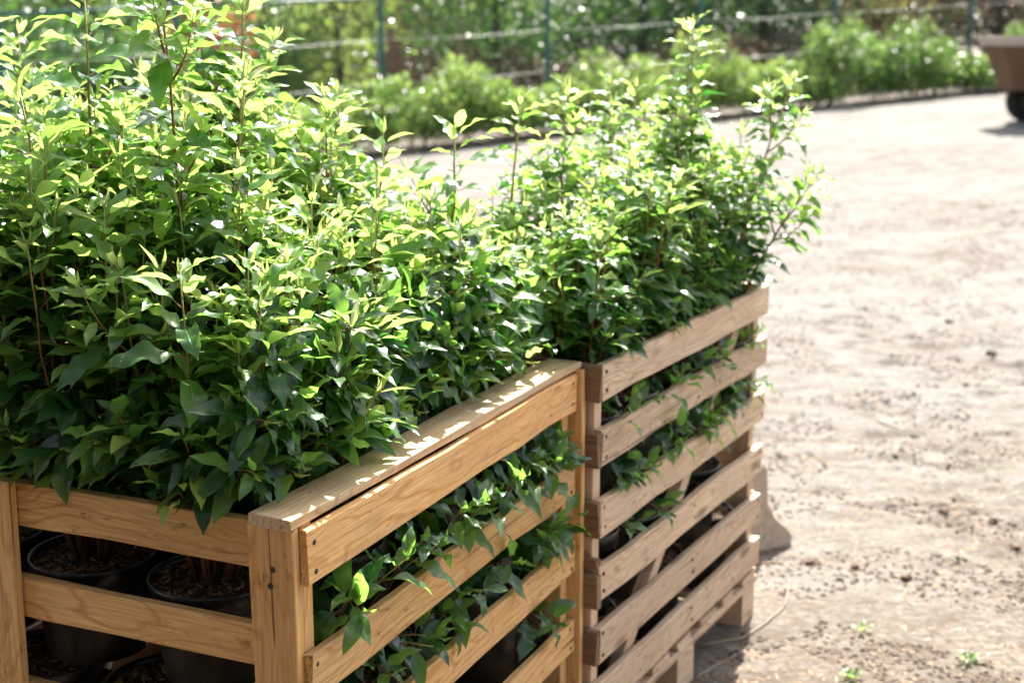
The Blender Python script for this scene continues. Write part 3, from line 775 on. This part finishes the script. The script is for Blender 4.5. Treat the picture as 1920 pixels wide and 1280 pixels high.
def unproj(px, py, zoff=0.0):
    dx = (px - 960) / 2667; dv = -(py - 640) / 2667
    d = Vector((dx, cp + dv * sp_, -sp_ + dv * cp)); t = 1.0
    for _ in range(40):
        p = camp + d * t; t = t + (tz(p.x, p.y) + zoff - p.z) / d.z * 0.8
    p = camp + d * t; return p
M_CLOD = plain('brown_clod', (0.13, 0.088, 0.058), 0.95, 0.4, 40, 0.006)
def clod(s, seed):
    import bmesh
    bm = bmesh.new(); bmesh.ops.create_icosphere(bm, subdivisions=2, radius=1.0)
    for v in bm.verts:
        k = 1 + 0.45 * noise.noise(v.co * 1.6 + Vector((seed, 0, 0))) + 0.2 * noise.noise(v.co * 4 + Vector((0, seed, 0)))
        v.co = Vector((v.co.x * k * s, v.co.y * k * s * 0.8, v.co.z * k * s * 0.55))
    me = bpy.data.meshes.new('soil_clod'); bm.to_mesh(me); bm.free(); me.materials.append(M_CLOD); return me
for i, (px, py, s, lab) in enumerate([
    (1521, 1055, .021, 'dark soil clod on the sand nearest the far crate corner'), (1604, 1062, .020, 'dark soil clod just beside the clod nearest the crate'),
    (1858, 663, .035, 'large dark soil clod on the upper sand near the frame edge'), (1780, 600, .03, 'wide dark clod below the pale strip of sand'),
    (1862, 976, .025, 'dark clod at mid height near the frame edge'), (1715, 815, .022, 'small dark clod on the sand beside a thin pale stick'),
    (1768, 962, .024, 'clod among the crumbly dark patch of sand'), (1700, 1086, .022, 'flat clod below the crumbly dark patch'),
    (1905, 1025, .022, 'clod at the very frame edge above the lower weeds'), (1665, 640, .03, 'small clod on the bright upper sand')]):
    p = unproj(px, py); tag(put('soil_clod', clod(s, i * 3.1), None, (p.x, p.y, gz(p.x, p.y) + s * 0.25), rot=(0, 0, i)), lab, 'soil clod', 'soil clods on the sand')
M_TWIG = plain('dry_twig', (0.34, 0.26, 0.18), 0.85, 0.3, 40)
for pts, r, lab in [
    ([(1310, 1208), (1390, 1196), (1440, 1165), (1474, 1130), (1482, 1085)], .0035, 'long bent dry twig lying from the crate shadow into the sun'),
    ([(1305, 1268), (1345, 1245), (1380, 1225)], .003, 'short dry twig lying in the crate shadow'),
    ([(1640, 785), (1680, 800), (1735, 812)], .004, 'thin pale stick lying on the open sand'),
    ([(1420, 1055), (1450, 1054), (1470, 1058)], .004, 'short pale splinter beside the far crate corner')]:
    w3 = []
    for k, (a, b) in enumerate(pts):
        p = unproj(a, b); w3.append((p.x, p.y, gz(p.x, p.y) + r * 0.9))
    o0 = Vector(w3[0]); mb = MB(); n = []; 
    for k in range(len(w3) - 1):
        for q in range(4):
            t = q / 4; a = Vector(w3[k]).lerp(Vector(w3[k+1]), t); n.append(a - o0 + Vector((random.uniform(-.004,.004), random.uniform(-.004,.004), random.uniform(0, .004))))
    n.append(Vector(w3[-1]) - o0)
    mb.tube(n, [r * (1 - .5 * i / len(n)) for i in range(len(n))], 5)
    tag(put('dry_twig', mb.mesh('dry_twig', [M_TWIG], True), None, o0), lab, 'twig', 'twigs on the ground')
for (px, py, n, lab) in [(1815, 1240, 9, 'small green weed sprouting at the lower frame corner'), (1600, 1268, 8, 'small green weed at the bottom edge of the sand'),
                         (1612, 1180, 5, 'tiny weed seedling above the bottom edge weed')]:
    p = unproj(px, py); o = thing('weed', lab, 'weed', (p.x, p.y, gz(p.x, p.y)), 0, 'weeds on the sand')
    for k in range(n):
        a = k * 2.4; d = Vector((math.cos(a), math.sin(a), rr(.3, .9)))
        M = leaf_matrix((math.cos(a) * .008, math.sin(a) * .008, 0.006), d, (0, 0, 1), rr(.025, .045), 0)
        put('leaf', random.choice(VAR[random.choice((1, 2))])['me'], o, mat=Matrix(M.tolist()))

# ------------------------------------------------------------------ background: fence, shrubs, trees, house, cart
def far_at(px, D):        # ground point seen in column px at distance D
    x = (px - 960) / 2667 * D * 1.0; return Vector((x, D, tz(x, D)))
M_FENCE = plain('green_fence_paint', (0.012, 0.085, 0.065), 0.45, 0.2, 6)
M_WIRE = plain('galvanised_wire', (0.45, 0.42, 0.38), 0.45, 0.2, 8)
fx = [(-330, 18.6), (20, 19.4), (345, 20.3), (720, 22.5), (1025, 24.0), (1305, 25.5), (1550, 27.0), (1800, 28.6), (2080, 30.4)]
fp = [far_at(*q) for q in fx]
fence = thing('chain_link_fence', 'green chain link fence with slim posts running behind the row of shrubs', 'fence', fp[0])
o0 = Vector(fp[0])
for p in fp:
    mb = MB(); mb.lathe([(0.044, -0.2), (0.044, 2.30), (0.04, 2.325), (0.001, 2.33)], 10)
    put('post', mb.mesh('post', [M_FENCE], True), fence, loc=p - o0)
for a, b in zip(fp[:-1], fp[1:]):
    mb = MB(); q = Vector((0, 0, 2.25)); mb.tube([a - o0 + q, b - o0 + q], [0.024, 0.024], 8)
    put('top_rail', mb.mesh('top_rail', [M_FENCE], True), fence)
    for hgt in (1.62, 0.95):
        mb = MB(); q = Vector((0, -0.04, hgt)); mid = (a + b) / 2 - o0 + q - Vector((0, 0, 0.03)); mb.tube([a - o0 + q, mid, b - o0 + q], [0.006] * 3, 5)
        put('tension_wire', mb.mesh('tension_wire', [M_WIRE], True), fence)
    mb = MB(); Lb = (b - a).length; n = int(Lb / 0.09); dirv = (b - a) / Lb; Hh = 2.16
    for s in (-1, 1):
        for k in range(-int(Hh / 0.09), n + int(Hh / 0.09)):
            t0, z0 = k * 0.09, 0.05; t1, z1 = t0 + s * Hh, 0.05 + Hh
            if t0 < 0: z0 += -t0 * 1.0 if s > 0 else 9; t0 = 0
            if t0 > Lb: 
                if s > 0: continue
                z0 += (t0 - Lb); t0 = Lb
            if t1 > Lb: z1 -= t1 - Lb; t1 = Lb
            if t1 < 0: z1 -= -t1; t1 = 0
            if z1 - z0 < 0.05: continue
            u0 = a - o0 + dirv * t0 + Vector((0, 0, z0)); u1 = a - o0 + dirv * t1 + Vector((0, 0, z1)); wv_ = dirv * 0.0022
            wy = Vector((0, .0022, 0)); zz_ = Vector((0, 0, 0.0022))
            mb.add([u0 - wv_, u0 + wv_, u1 + wv_, u1 - wv_, u0 + wy, u1 + wy], [(0, 1, 2, 3), (1, 4, 5, 2), (4, 0, 3, 5)])
    mo = put('wire_mesh', mb.mesh('wire_mesh', [M_FENCE]), fence); mo['kind'] = 'stuff'

def far_leaf(name, c1, c2, tr, tm=0.4, rough=0.3):
    t = NT(name); r = t.node('ShaderNodeNewGeometry').outputs['Random Per Island']
    t.set(Base_Color=t.mix(r, c1, c2), Roughness=rough, Specular_IOR_Level=0.4)
    tn = t.node('ShaderNodeBsdfTranslucent'); tn.inputs['Color'].default_value = (*tr, 1)
    mx = t.node('ShaderNodeMixShader'); mx.inputs[0].default_value = tm
    t.link(t.b.outputs[0], mx.inputs[1]); t.link(tn.outputs[0], mx.inputs[2]); t.link(mx.outputs[0], t.out.inputs['Surface'])
    return t.m
FL = dict(laurel=far_leaf('far_laurel', (0.025, 0.085, 0.025), (0.10, 0.18, 0.05), (0.34, 0.50, 0.12)),
          lime=far_leaf('far_lime', (0.11, 0.19, 0.035), (0.19, 0.28, 0.06), (0.50, 0.62, 0.14), 0.45),
          green=far_leaf('far_green', (0.018, 0.06, 0.018), (0.045, 0.12, 0.03), (0.14, 0.30, 0.05), 0.35),
          dark=far_leaf('far_dark', (0.012, 0.035, 0.012), (0.03, 0.07, 0.02), (0.08, 0.16, 0.03), 0.3),
          copper=far_leaf('far_copper', (0.055, 0.028, 0.022), (0.13, 0.07, 0.05), (0.18, 0.09, 0.055), 0.25),
          red=far_leaf('far_red', (0.30, 0.06, 0.03), (0.42, 0.12, 0.06), (0.55, 0.16, 0.08), 0.4),
          gold=far_leaf('far_gold', (0.10, 0.09, 0.035), (0.20, 0.12, 0.06), (0.34, 0.27, 0.09), 0.3))
M_TRUNK = plain('tree_bark', (0.10, 0.07, 0.05), 0.9, 0.4, 12, 0.01)

def leaf_cloud(clumps, n, size, mats, weights, seed):
    rs = np.random.default_rng(seed); C = np.array(clumps, float)
    cw = (C[:, 3] * C[:, 4] * C[:, 5]) ** 0.7; cw /= cw.sum()
    ch = rs.choice(len(C), n, p=cw); mt = rs.choice(len(mats), n, p=np.array(weights) / sum(weights))
    nrmz = lambda a: a / np.linalg.norm(a, axis=1, keepdims=True)
    u = nrmz(rs.normal(size=(n, 3))); q = rs.random((n, 1)) ** 0.45
    p = C[ch, :3] + u * C[ch, 3:] * q
    low = p[:, 2] < 0.04; p[low, 2] = 0.04 + rs.random(low.sum()) * 0.1
    d = np.stack([u[:, 0], u[:, 1], 0.1 + rs.normal(0, .4, n)], 1) + rs.normal(0, .5, (n, 3)); d = nrmz(d)
    w_ = nrmz(np.cross(d, rs.normal(size=(n, 3)))); nr = np.cross(d, w_); s = size * rs.uniform(0.65, 1.3, (n, 1))
    V = np.stack([p, p + d*s*.45 + w_*s*.24 + nr*s*.08, p + d*s - nr*s*.1, p + d*s*.45 - w_*s*.24 + nr*s*.08, p + d*s*.5], 1).reshape(-1, 3)
    k = np.arange(n)[:, None] * 5
    F = np.stack([k + np.array(t) for t in ((0, 1, 4), (1, 2, 4), (2, 3, 4), (3, 0, 4))], 1).reshape(-1, 3)
    return tri_mesh('crown', V, F, mats, np.repeat(mt, 4))

def tri_mesh(name, V, F, mats, mi):
    me = bpy.data.meshes.new(name); me.vertices.add(len(V)); me.vertices.foreach_set('co', V.astype(np.float32).ravel())
    me.loops.add(len(F) * 3); me.loops.foreach_set('vertex_index', F.astype(np.int32).ravel())
    me.polygons.add(len(F)); me.polygons.foreach_set('loop_start', np.arange(len(F), dtype=np.int32) * 3)
    for m in mats: me.materials.append(m)
    me.polygons.foreach_set('material_index', mi.astype(np.int32)); me.update(calc_edges=True); me.validate(); return me

def shrub(name, label, cat, group, p, h, w_, n, size, mats, weights, seed, stems=5):
    rs = np.random.default_rng(seed); o = thing(name, label, cat, p, 0, group); cl = []
    for k in range(stems):
        th = k * 2.4 + rs.random(); q = w_ * 0.33 * math.sqrt((k + .4) / stems); x, y = q * math.cos(th), q * math.sin(th); hh = h * rs.uniform(.55, 1.0)
        cl.append((x, y, hh * 0.55, w_ * .26, w_ * .26, hh * .44))
        cl.append((x * 1.1, y * 1.1, hh * 0.9, w_ * .12, w_ * .12, hh * .14))
        mb = MB(); mb.tube([(x * .3, y * .3, -.03), (x * .7, y * .7, hh * .45), (x, y, hh * .9)], [.012, .008, .004], 5); put('stem', mb.mesh('stem', [M_TRUNK], True), o)
    put('crown', leaf_cloud(cl, n, size, mats, weights, seed), o); return o

def tree(name, label, cat, group, p, h, w_, z0, n, size, mats, weights, seed, lobes=9):
    rs = np.random.default_rng(seed); o = thing(name, label, cat, p, 0, group); cl = []; mb = MB()
    mb.tube([(0, 0, -.2), (0.03, 0, h * .25), (-.04, .05, h * .55), (0, 0, h * .9)], [h * .022, h * .018, h * .012, .01], 7)
    for k in range(lobes):
        th = k * 2.4 + rs.random(); t = (k + .5) / lobes; zc = z0 + (h - z0) * (0.12 + 0.78 * t); q = w_ * .36 * math.sin(math.pi * (0.15 + 0.75 * t))
        x, y = q * math.cos(th), q * math.sin(th); cl.append((x, y, zc, w_ * .24, w_ * .24, (h - z0) * .16))
        zb = max(z0 * .5, zc - q * .8 - .2); mb.tube([(0, 0, zb), (x * .5, y * .5, (zb + zc) / 2 + .05), (x, y, zc)], [h * .009, h * .006, .006], 5)
    put('trunk', mb.mesh('trunk', [M_TRUNK], True), o)
    put('crown', leaf_cloud(cl, n, size, mats, weights, seed), o); return o

# dark planting soil under the shrubs and beyond the fence
M_BED = plain('dark_bed_soil', (0.13, 0.10, 0.08), 0.95, 0.5, 3, 0.02)
bx_ = np.linspace(-16, 34, 220); bt = np.concatenate([[0, .4, .8, 1.4, 3, 6, 10, 16, 24, 40]])
edge = [19.0 + 8.3 * ((960 + 2667 * x / (22.5 + .27 * x)) - 345) / 1455 - 0.62 + 0.8 * noise.noise((x * 1.1, 0, 4)) + .2 * noise.noise((x * 4, 0, 8)) for x in bx_]
bvv = [(x, e + t, tz(x, e + t) + 0.012) for t in bt for x, e in zip(bx_, edge)]
nbx = len(bx_); bed = put('planting_bed', mesh('planting_bed', bvv, [(j*nbx+i, j*nbx+i+1, (j+1)*nbx+i+1, (j+1)*nbx+i) for j in range(len(bt)-1) for i in range(nbx-1)], [M_BED], True)); tag(bed, kind='structure')
# row of young shrubs in front of the fence (base line read off the ground edge)
row = [(560, 300), (690, 276), (790, 262), (880, 254), (965, 247), (1055, 240), (1145, 232), (1230, 226), (1320, 219), (1405, 212), (1485, 205), (1560, 199),
       (1635, 193), (1705, 188), (1775, 183), (1840, 178), (1915, 172)]
rowh = [1.0, 1.0, 1.05, 1.0, 1.1, .98, 1.15, .92, 1.1, 1.0, .95, 1.25, 1.15, 1.05, 1.2, 1.0, 1.0]
rown = ['first', 'second', 'third', 'fourth', 'fifth', 'sixth', 'seventh', 'eighth', 'ninth', 'tenth', 'eleventh', 'twelfth', 'thirteenth', 'fourteenth', 'fifteenth', 'sixteenth', 'last']
for i, (px, py) in enumerate(row):
    t = (px - 345) / (1800 - 345); D = 19.0 + 8.3 * t; p = far_at(px, D)
    dark = i > 10
    shrub('young_shrub', f'{rown[i]} young laurel shrub in the row along the fence, counted from the crates', 'shrub', 'young laurels planted along the fence', p, rowh[i] * (0.9, 1.25, 1.0, 1.35, 0.85)[i % 5], (1.6, 1.45, 1.75, 1.5)[i % 4],
          3000, .09, [FL['laurel'], FL['lime'], FL['green']], [5, 2.0 if not dark else .4, 1.5 if not dark else 4], 50 + i, 6)

bgl = [  # kind, name, label, px, D, h, w, z0, n, leaf, mats, weights
 ('t', 'lime_green_tree', 'small tree with bright yellow-green leaves in front of the brick house', 640, 27, 4.2, 2.1, .9, 1700, .13, ['lime', 'laurel'], [3, 2]),
 ('t', 'round_green_tree', 'broad green tree covering the end of the brick house', 930, 28.5, 4.6, 4.0, .75, 4200, .13, ['green', 'laurel'], [5, 1]),
 ('s', 'red_flowering_shrub', 'red flowering shrub behind the fence by the first corner post', 415, 24, 2.6, 1.5, 0, 1500, .10, ['red', 'green'], [3, 2]),
 ('s', 'dark_green_shrub', 'dark green shrub behind the fence at the picture corner', 90, 24, 3.0, 3.4, 0, 3000, .12, ['dark', 'green'], [2, 3]),
 ('s', 'mixed_green_shrub', 'loose green shrub between the corner shrub and the red one', 265, 25, 3.0, 2.2, 0, 2400, .12, ['green', 'laurel'], [3, 2]),
 ('s', 'pale_green_shrub', 'pale green shrub between the red shrub and the yellow-green tree', 520, 25.5, 3.0, 1.9, 0, 2000, .11, ['laurel', 'lime', 'green'], [3, 1, 2]),
 ('s', 'copper_shrub', 'low copper-brown shrub under the round green tree', 800, 26.0, 1.35, 2.6, 0, 1800, .10, ['copper', 'gold'], [5, 1]),
 ('s', 'copper_shrub', 'low copper-brown shrub between two fence posts in mid picture', 1010, 27.0, 1.35, 2.8, 0, 1800, .10, ['copper', 'dark'], [4, 1]),
 ('s', 'copper_shrub', 'low copper-brown shrub behind the tallest potted leader', 1290, 28.5, 1.45, 3.0, 0, 2000, .10, ['copper', 'gold'], [5, 1]),
 ('s', 'copper_shrub', 'pinkish copper shrub left of the glinting golden shrub', 1470, 29.5, 1.5, 2.6, 0, 1800, .10, ['copper', 'dark'], [4, 1]),
 ('t', 'dark_tree', 'dark evergreen tree beyond the round green tree', 1200, 32, 6.0, 4.2, .3, 3600, .16, ['dark', 'green'], [3, 2]),
 ('t', 'dark_tree', 'dark evergreen tree behind the shrubs in the middle of the fence', 1420, 33, 6.5, 4.4, .3, 3600, .16, ['dark', 'green'], [4, 1]),
 ('s', 'golden_shrub', 'tall golden shrub full of bright glints beside a fence post', 1660, 31, 3.2, 3.2, 0, 3000, .11, ['gold', 'lime', 'copper'], [3, 1, 2]),
 ('t', 'copper_tree', 'purple-brown tree above the wooden cart', 1850, 33, 5.5, 4.4, .3, 3800, .14, ['copper', 'dark'], [4, 1]),
 ('t', 'dark_tree', 'dark tree at the frame edge beyond the cart', 2060, 34, 6.0, 4.4, .3, 3000, .16, ['dark', 'copper'], [3, 1]),
 ('t', 'dark_tree', 'dark tree filling the gap behind the golden shrub', 1620, 35, 6.0, 4.6, .2, 3200, .16, ['dark', 'green'], [4, 1]),
 ('t', 'dark_tree', 'dark tree behind the corner shrubs at the picture corner', 60, 31, 6.0, 5.0, .2, 3600, .16, ['dark', 'green'], [3, 2]),
 ('t', 'dark_tree', 'dark tree rising behind the loose green shrub', 330, 32, 6.0, 4.6, .2, 3400, .16, ['dark', 'green'], [3, 2]),
]
for i, (k, nm, lab, px, D, h, w_, z0, n, sz, ms, wt) in enumerate(bgl):
    p = far_at(px, D); mats = [FL[m] for m in ms]
    if k == 't': tree(nm, lab, 'tree', 'trees beyond the fence', p, h, w_, z0 * .6, int(n * 1.7), sz * 1.1, mats, wt, 200 + i, 14)
    else: shrub(nm, lab, 'shrub', 'shrubs beyond the fence', p, h, w_ * 1.1, int(n * 1.6), sz * 1.1, mats, wt, 200 + i, 9)
# dense hedge closing the view far behind
hm = leaf_cloud([(x, 0, 1.6, 1.6, .7, 1.5) for x in np.arange(-22, 26, 1.3)], 26000, .30, [FL['dark'], FL['copper'], FL['green']], [5, 1.2, .6], 77)
hd = put('boundary_hedge', hm, None, (0, 39, tz(0, 39))); hd.rotation_euler = (0, -math.atan(0.055), 0)
tag(hd, 'long dark hedge closing the view behind all trees', 'hedge')

# brick house
def brick_mat():
    t = NT('brown_brick'); tc = t.node('ShaderNodeTexCoord').outputs['Object']
    sep = t.node('ShaderNodeSeparateXYZ'); t.link(tc, sep.inputs[0]); cb = t.node('ShaderNodeCombineXYZ'); t.link(sep.outputs[0], cb.inputs[0]); t.link(sep.outputs[2], cb.inputs[1]); t.link(sep.outputs[1], cb.inputs[2])
    b = t.node('ShaderNodeTexBrick'); t.link(cb.outputs[0], b.inputs['Vector']); b.inputs['Scale'].default_value = 4.6
    b.inputs['Color1'].default_value = (0.22, 0.115, 0.075, 1); b.inputs['Color2'].default_value = (0.30, 0.17, 0.11, 1); b.inputs['Mortar'].default_value = (0.33, 0.29, 0.25, 1)
    b.inputs['Mortar Size'].default_value = 0.014; b.inputs['Brick Width'].default_value = 1.0; b.inputs['Row Height'].default_value = 0.3
    t.set(Base_Color=b.outputs['Color'], Roughness=0.9, Normal=t.bump(b.outputs['Fac'], 0.5, -0.006)); return t.m
M_BRICK = brick_mat(); M_ROOF = plain('roof_tile', (0.16, 0.07, 0.05), 0.8, .3, 8); M_FRAME = plain('white_frame', (0.7, 0.7, 0.68), .5, .1, 5)
tg = NT('dark_window_glass'); tg.set(Base_Color=(0.01, 0.012, 0.014), Roughness=0.05); M_GLASS = tg.m
hp = far_at(560, 36.5); house = thing('brick_house', 'brown brick house partly hidden by trees behind the fence', 'house', (hp.x - 2.2, hp.y, hp.z), rad(4))
W0, W1, wh = -5.0, 6.9, 3.4
wins = [(3.2, 4.3, 0.95, 2.15), (-3.2, -1.8, 0.95, 2.15), (0.6, 1.5, 0.0, 2.1)]
mb = MB(); xs = sorted(wins); cur = W0
for (a, b, z0, z1) in xs:
    mb.box(cur, a, 0, .3, -.3, wh)
    if z0 > 0: mb.box(a, b, 0, .3, -.3, z0)
    else: mb.box(a, b, 0, .3, -.3, 0)
    mb.box(a, b, 0, .3, z1, wh); cur = b
mb.box(cur, W1, 0, .3, -.3, wh); mb.box(W1 - .3, W1, .3, 8, -.3, wh); mb.box(W0, W0 + .3, .3, 8, -.3, wh); mb.box(W0 + .3, W1 - .3, 7.7, 8, -.3, wh)
put('wall', mb.mesh('wall', [M_BRICK]), house)
for (a, b, z0, z1) in wins:
    mb = MB(); t = .07
    mb.box(a, a + t, .10, .16, z0, z1); mb.box(b - t, b, .10, .16, z0, z1); mb.box(a + t, b - t, .10, .16, z1 - t, z1); mb.box(a + t, b - t, .10, .16, z0, z0 + t)
    fr = put('window' if z0 > 0 else 'door', mb.mesh('window_frame', [M_FRAME]), house)
    mb = MB(); mb.box(a + t, b - t, .125, .135, z0 + t, z1 - t); put('pane', mb.mesh('pane', [M_GLASS]), fr)
mb = MB(); mb.add([(W0-.4, -.5, wh - .05), (W1+.4, -.5, wh - .05), (W1+.4, 4, wh + 3), (W0-.4, 4, wh + 3), (W0-.4, 8.5, wh - .05), (W1+.4, 8.5, wh - .05),
                   (W0-.4, -.5, wh - .25), (W1+.4, -.5, wh - .25), (W1+.4, 8.5, wh - .25), (W0-.4, 8.5, wh - .25)],
                  [(0, 1, 2, 3), (3, 2, 5, 4), (6, 7, 1, 0), (8, 9, 4, 5), (7, 8, 5, 2, 1), (9, 6, 0, 3, 4), (6, 9, 8, 7)])
put('roof', mb.mesh('roof', [M_ROOF]), house)

# wooden tipping cart at the frame edge
M_CART = plain('cart_timber', (0.095, 0.05, 0.022), 0.75, .3, 5, .004); M_RIM = plain('cart_rim_timber', (0.34, 0.28, 0.22), 0.75, .2, 6); M_TYRE = plain('black_rubber', (0.018, 0.017, 0.016), 0.8, .3, 12); M_IRON = plain('axle_iron', (0.09, .07, .06), .5, .3, 10)
cpos = unproj(1917, 236); cart = thing('wooden_cart', 'brown wooden cart with a tapered body and pale rim at the frame edge', 'cart', (cpos.x + .1, cpos.y + 0.35, tz(cpos.x + .1, cpos.y + .35)), rad(4))
def frustum(pl0, z0, pl1, z1, mb, m=0):
    n = len(pl0); mb.add([(x, y, z0) for x, y in pl0] + [(x, y, z1) for x, y in pl1], [(k, (k+1) % n, n + (k+1) % n, n + k) for k in range(n)] + [tuple(range(n))[::-1]], m)
def octa(x0, x1, y0, y1, c): return [(x0 + c, y0), (x1 - c, y0), (x1, y0 + c), (x1, y1 - c), (x1 - c, y1), (x0 + c, y1), (x0, y1 - c), (x0, y0 + c)]
top = octa(-.46, 2.0, -.55, .75, .28); bot = octa(-.20, 1.74, -.36, .58, .22)
mb = MB(); frustum(bot, .46, [(x * .985 + .01, y * .985) for x, y in top], 1.08, mb); inn = [(x * .93 + .05, y * .92 + .01) for x, y in top]; inb = [(x * .93 + .05, y * .92 + .01) for x, y in bot]
n = 8; mb.add([(x, y, 1.08) for x, y in inn] + [(x, y, .52) for x, y in inb], [(k, n + k, n + (k+1) % n, (k+1) % n) for k in range(n)] + [tuple(range(n, 2*n))])
put('body', mb.mesh('body', [M_CART]), cart)
mb = MB(); otr = [(x * 1.02 - .01, y * 1.03) for x, y in top]
for z in (1.07, 1.19): mb.v += [(x, y, z) for x, y in otr] + [(x, y, z) for x, y in inn]
for k in range(n):
    k2 = (k + 1) % n
    mb.f += [(k, k2, 2*n + k2, 2*n + k), (n + k2, n + k, 3*n + k, 3*n + k2), (2*n + k, 2*n + k2, 3*n + k2, 3*n + k), (k2, k, n + k, n + k2)]; mb.m += [0] * 4
put('rim', mb.mesh('rim', [M_RIM]), cart)
for x in (-.10, .5, 1.1, 1.7):
    mb = MB(); mb.add([(x - .035, -.455, .47), (x + .035, -.455, .47), (x + .035, -.59, 1.06), (x - .035, -.59, 1.06), (x - .035, -.40, .47), (x + .035, -.40, .47), (x + .035, -.53, 1.06), (x - .035, -.53, 1.06)],
                      [(0, 1, 2, 3), (5, 4, 7, 6), (4, 0, 3, 7), (1, 5, 6, 2), (3, 2, 6, 7), (4, 5, 1, 0)]); put('rib', mb.mesh('rib', [M_CART]), cart)
for x in (0.28, 1.45):
    for y in (-.36, .52):
        mb = MB(); prof = [(.12, -.06), (.27, -.065), (.30, -.03), (.30, .03), (.27, .065), (.12, .06)]
        for (r, yy) in prof: mb.v += [(r * math.cos(2*math.pi*k/20), yy, r * math.sin(2*math.pi*k/20)) for k in range(20)]
        for r in range(5): 
            for k in range(20): mb.f.append((r*20+k, r*20+(k+1) % 20, (r+1)*20+(k+1) % 20, (r+1)*20+k)); mb.m.append(0)
        wh_ = put('wheel', mb.mesh('wheel', [M_TYRE], True), cart, loc=(x, y, .29))
        mb = MB(); mb.tube([(0, -.05, 0), (0, .05, 0)], [.125, .125], 14); put('hub', mb.mesh('hub', [M_IRON]), wh_)
    mb = MB(); mb.tube([(x, -.36, .29), (x, .52, .29)], [.03, .03], 8); put('axle', mb.mesh('axle', [M_IRON]), cart)
    mb = MB(); mb.box(x - .05, x + .05, -.25, .42, .30, .47); put('bearer', mb.mesh('bearer', [M_IRON]), cart)

# unseen hedge added behind the viewpoint to keep sky off the crates' near side
hc = [(x, -1.0 + .1 * x, z, .8, .45, .75) for x in np.arange(-3.0, 2.2, .5) for z in (.6, 1.6, 2.6, 3.5, 4.3)] + [(-2.45 - .12 * y, y, z, .45, .8, .75) for y in np.arange(-1.0, 1.9, .5) for z in (.6, 1.6, 2.6, 3.5, 4.3)]
hb = put('shade_hedge', leaf_cloud(hc, 38000, .13, [FL['copper'], FL['dark']], [3, 2], 78))
tag(hb, 'unseen copper hedge added behind the viewpoint to shade the crates', 'hedge')
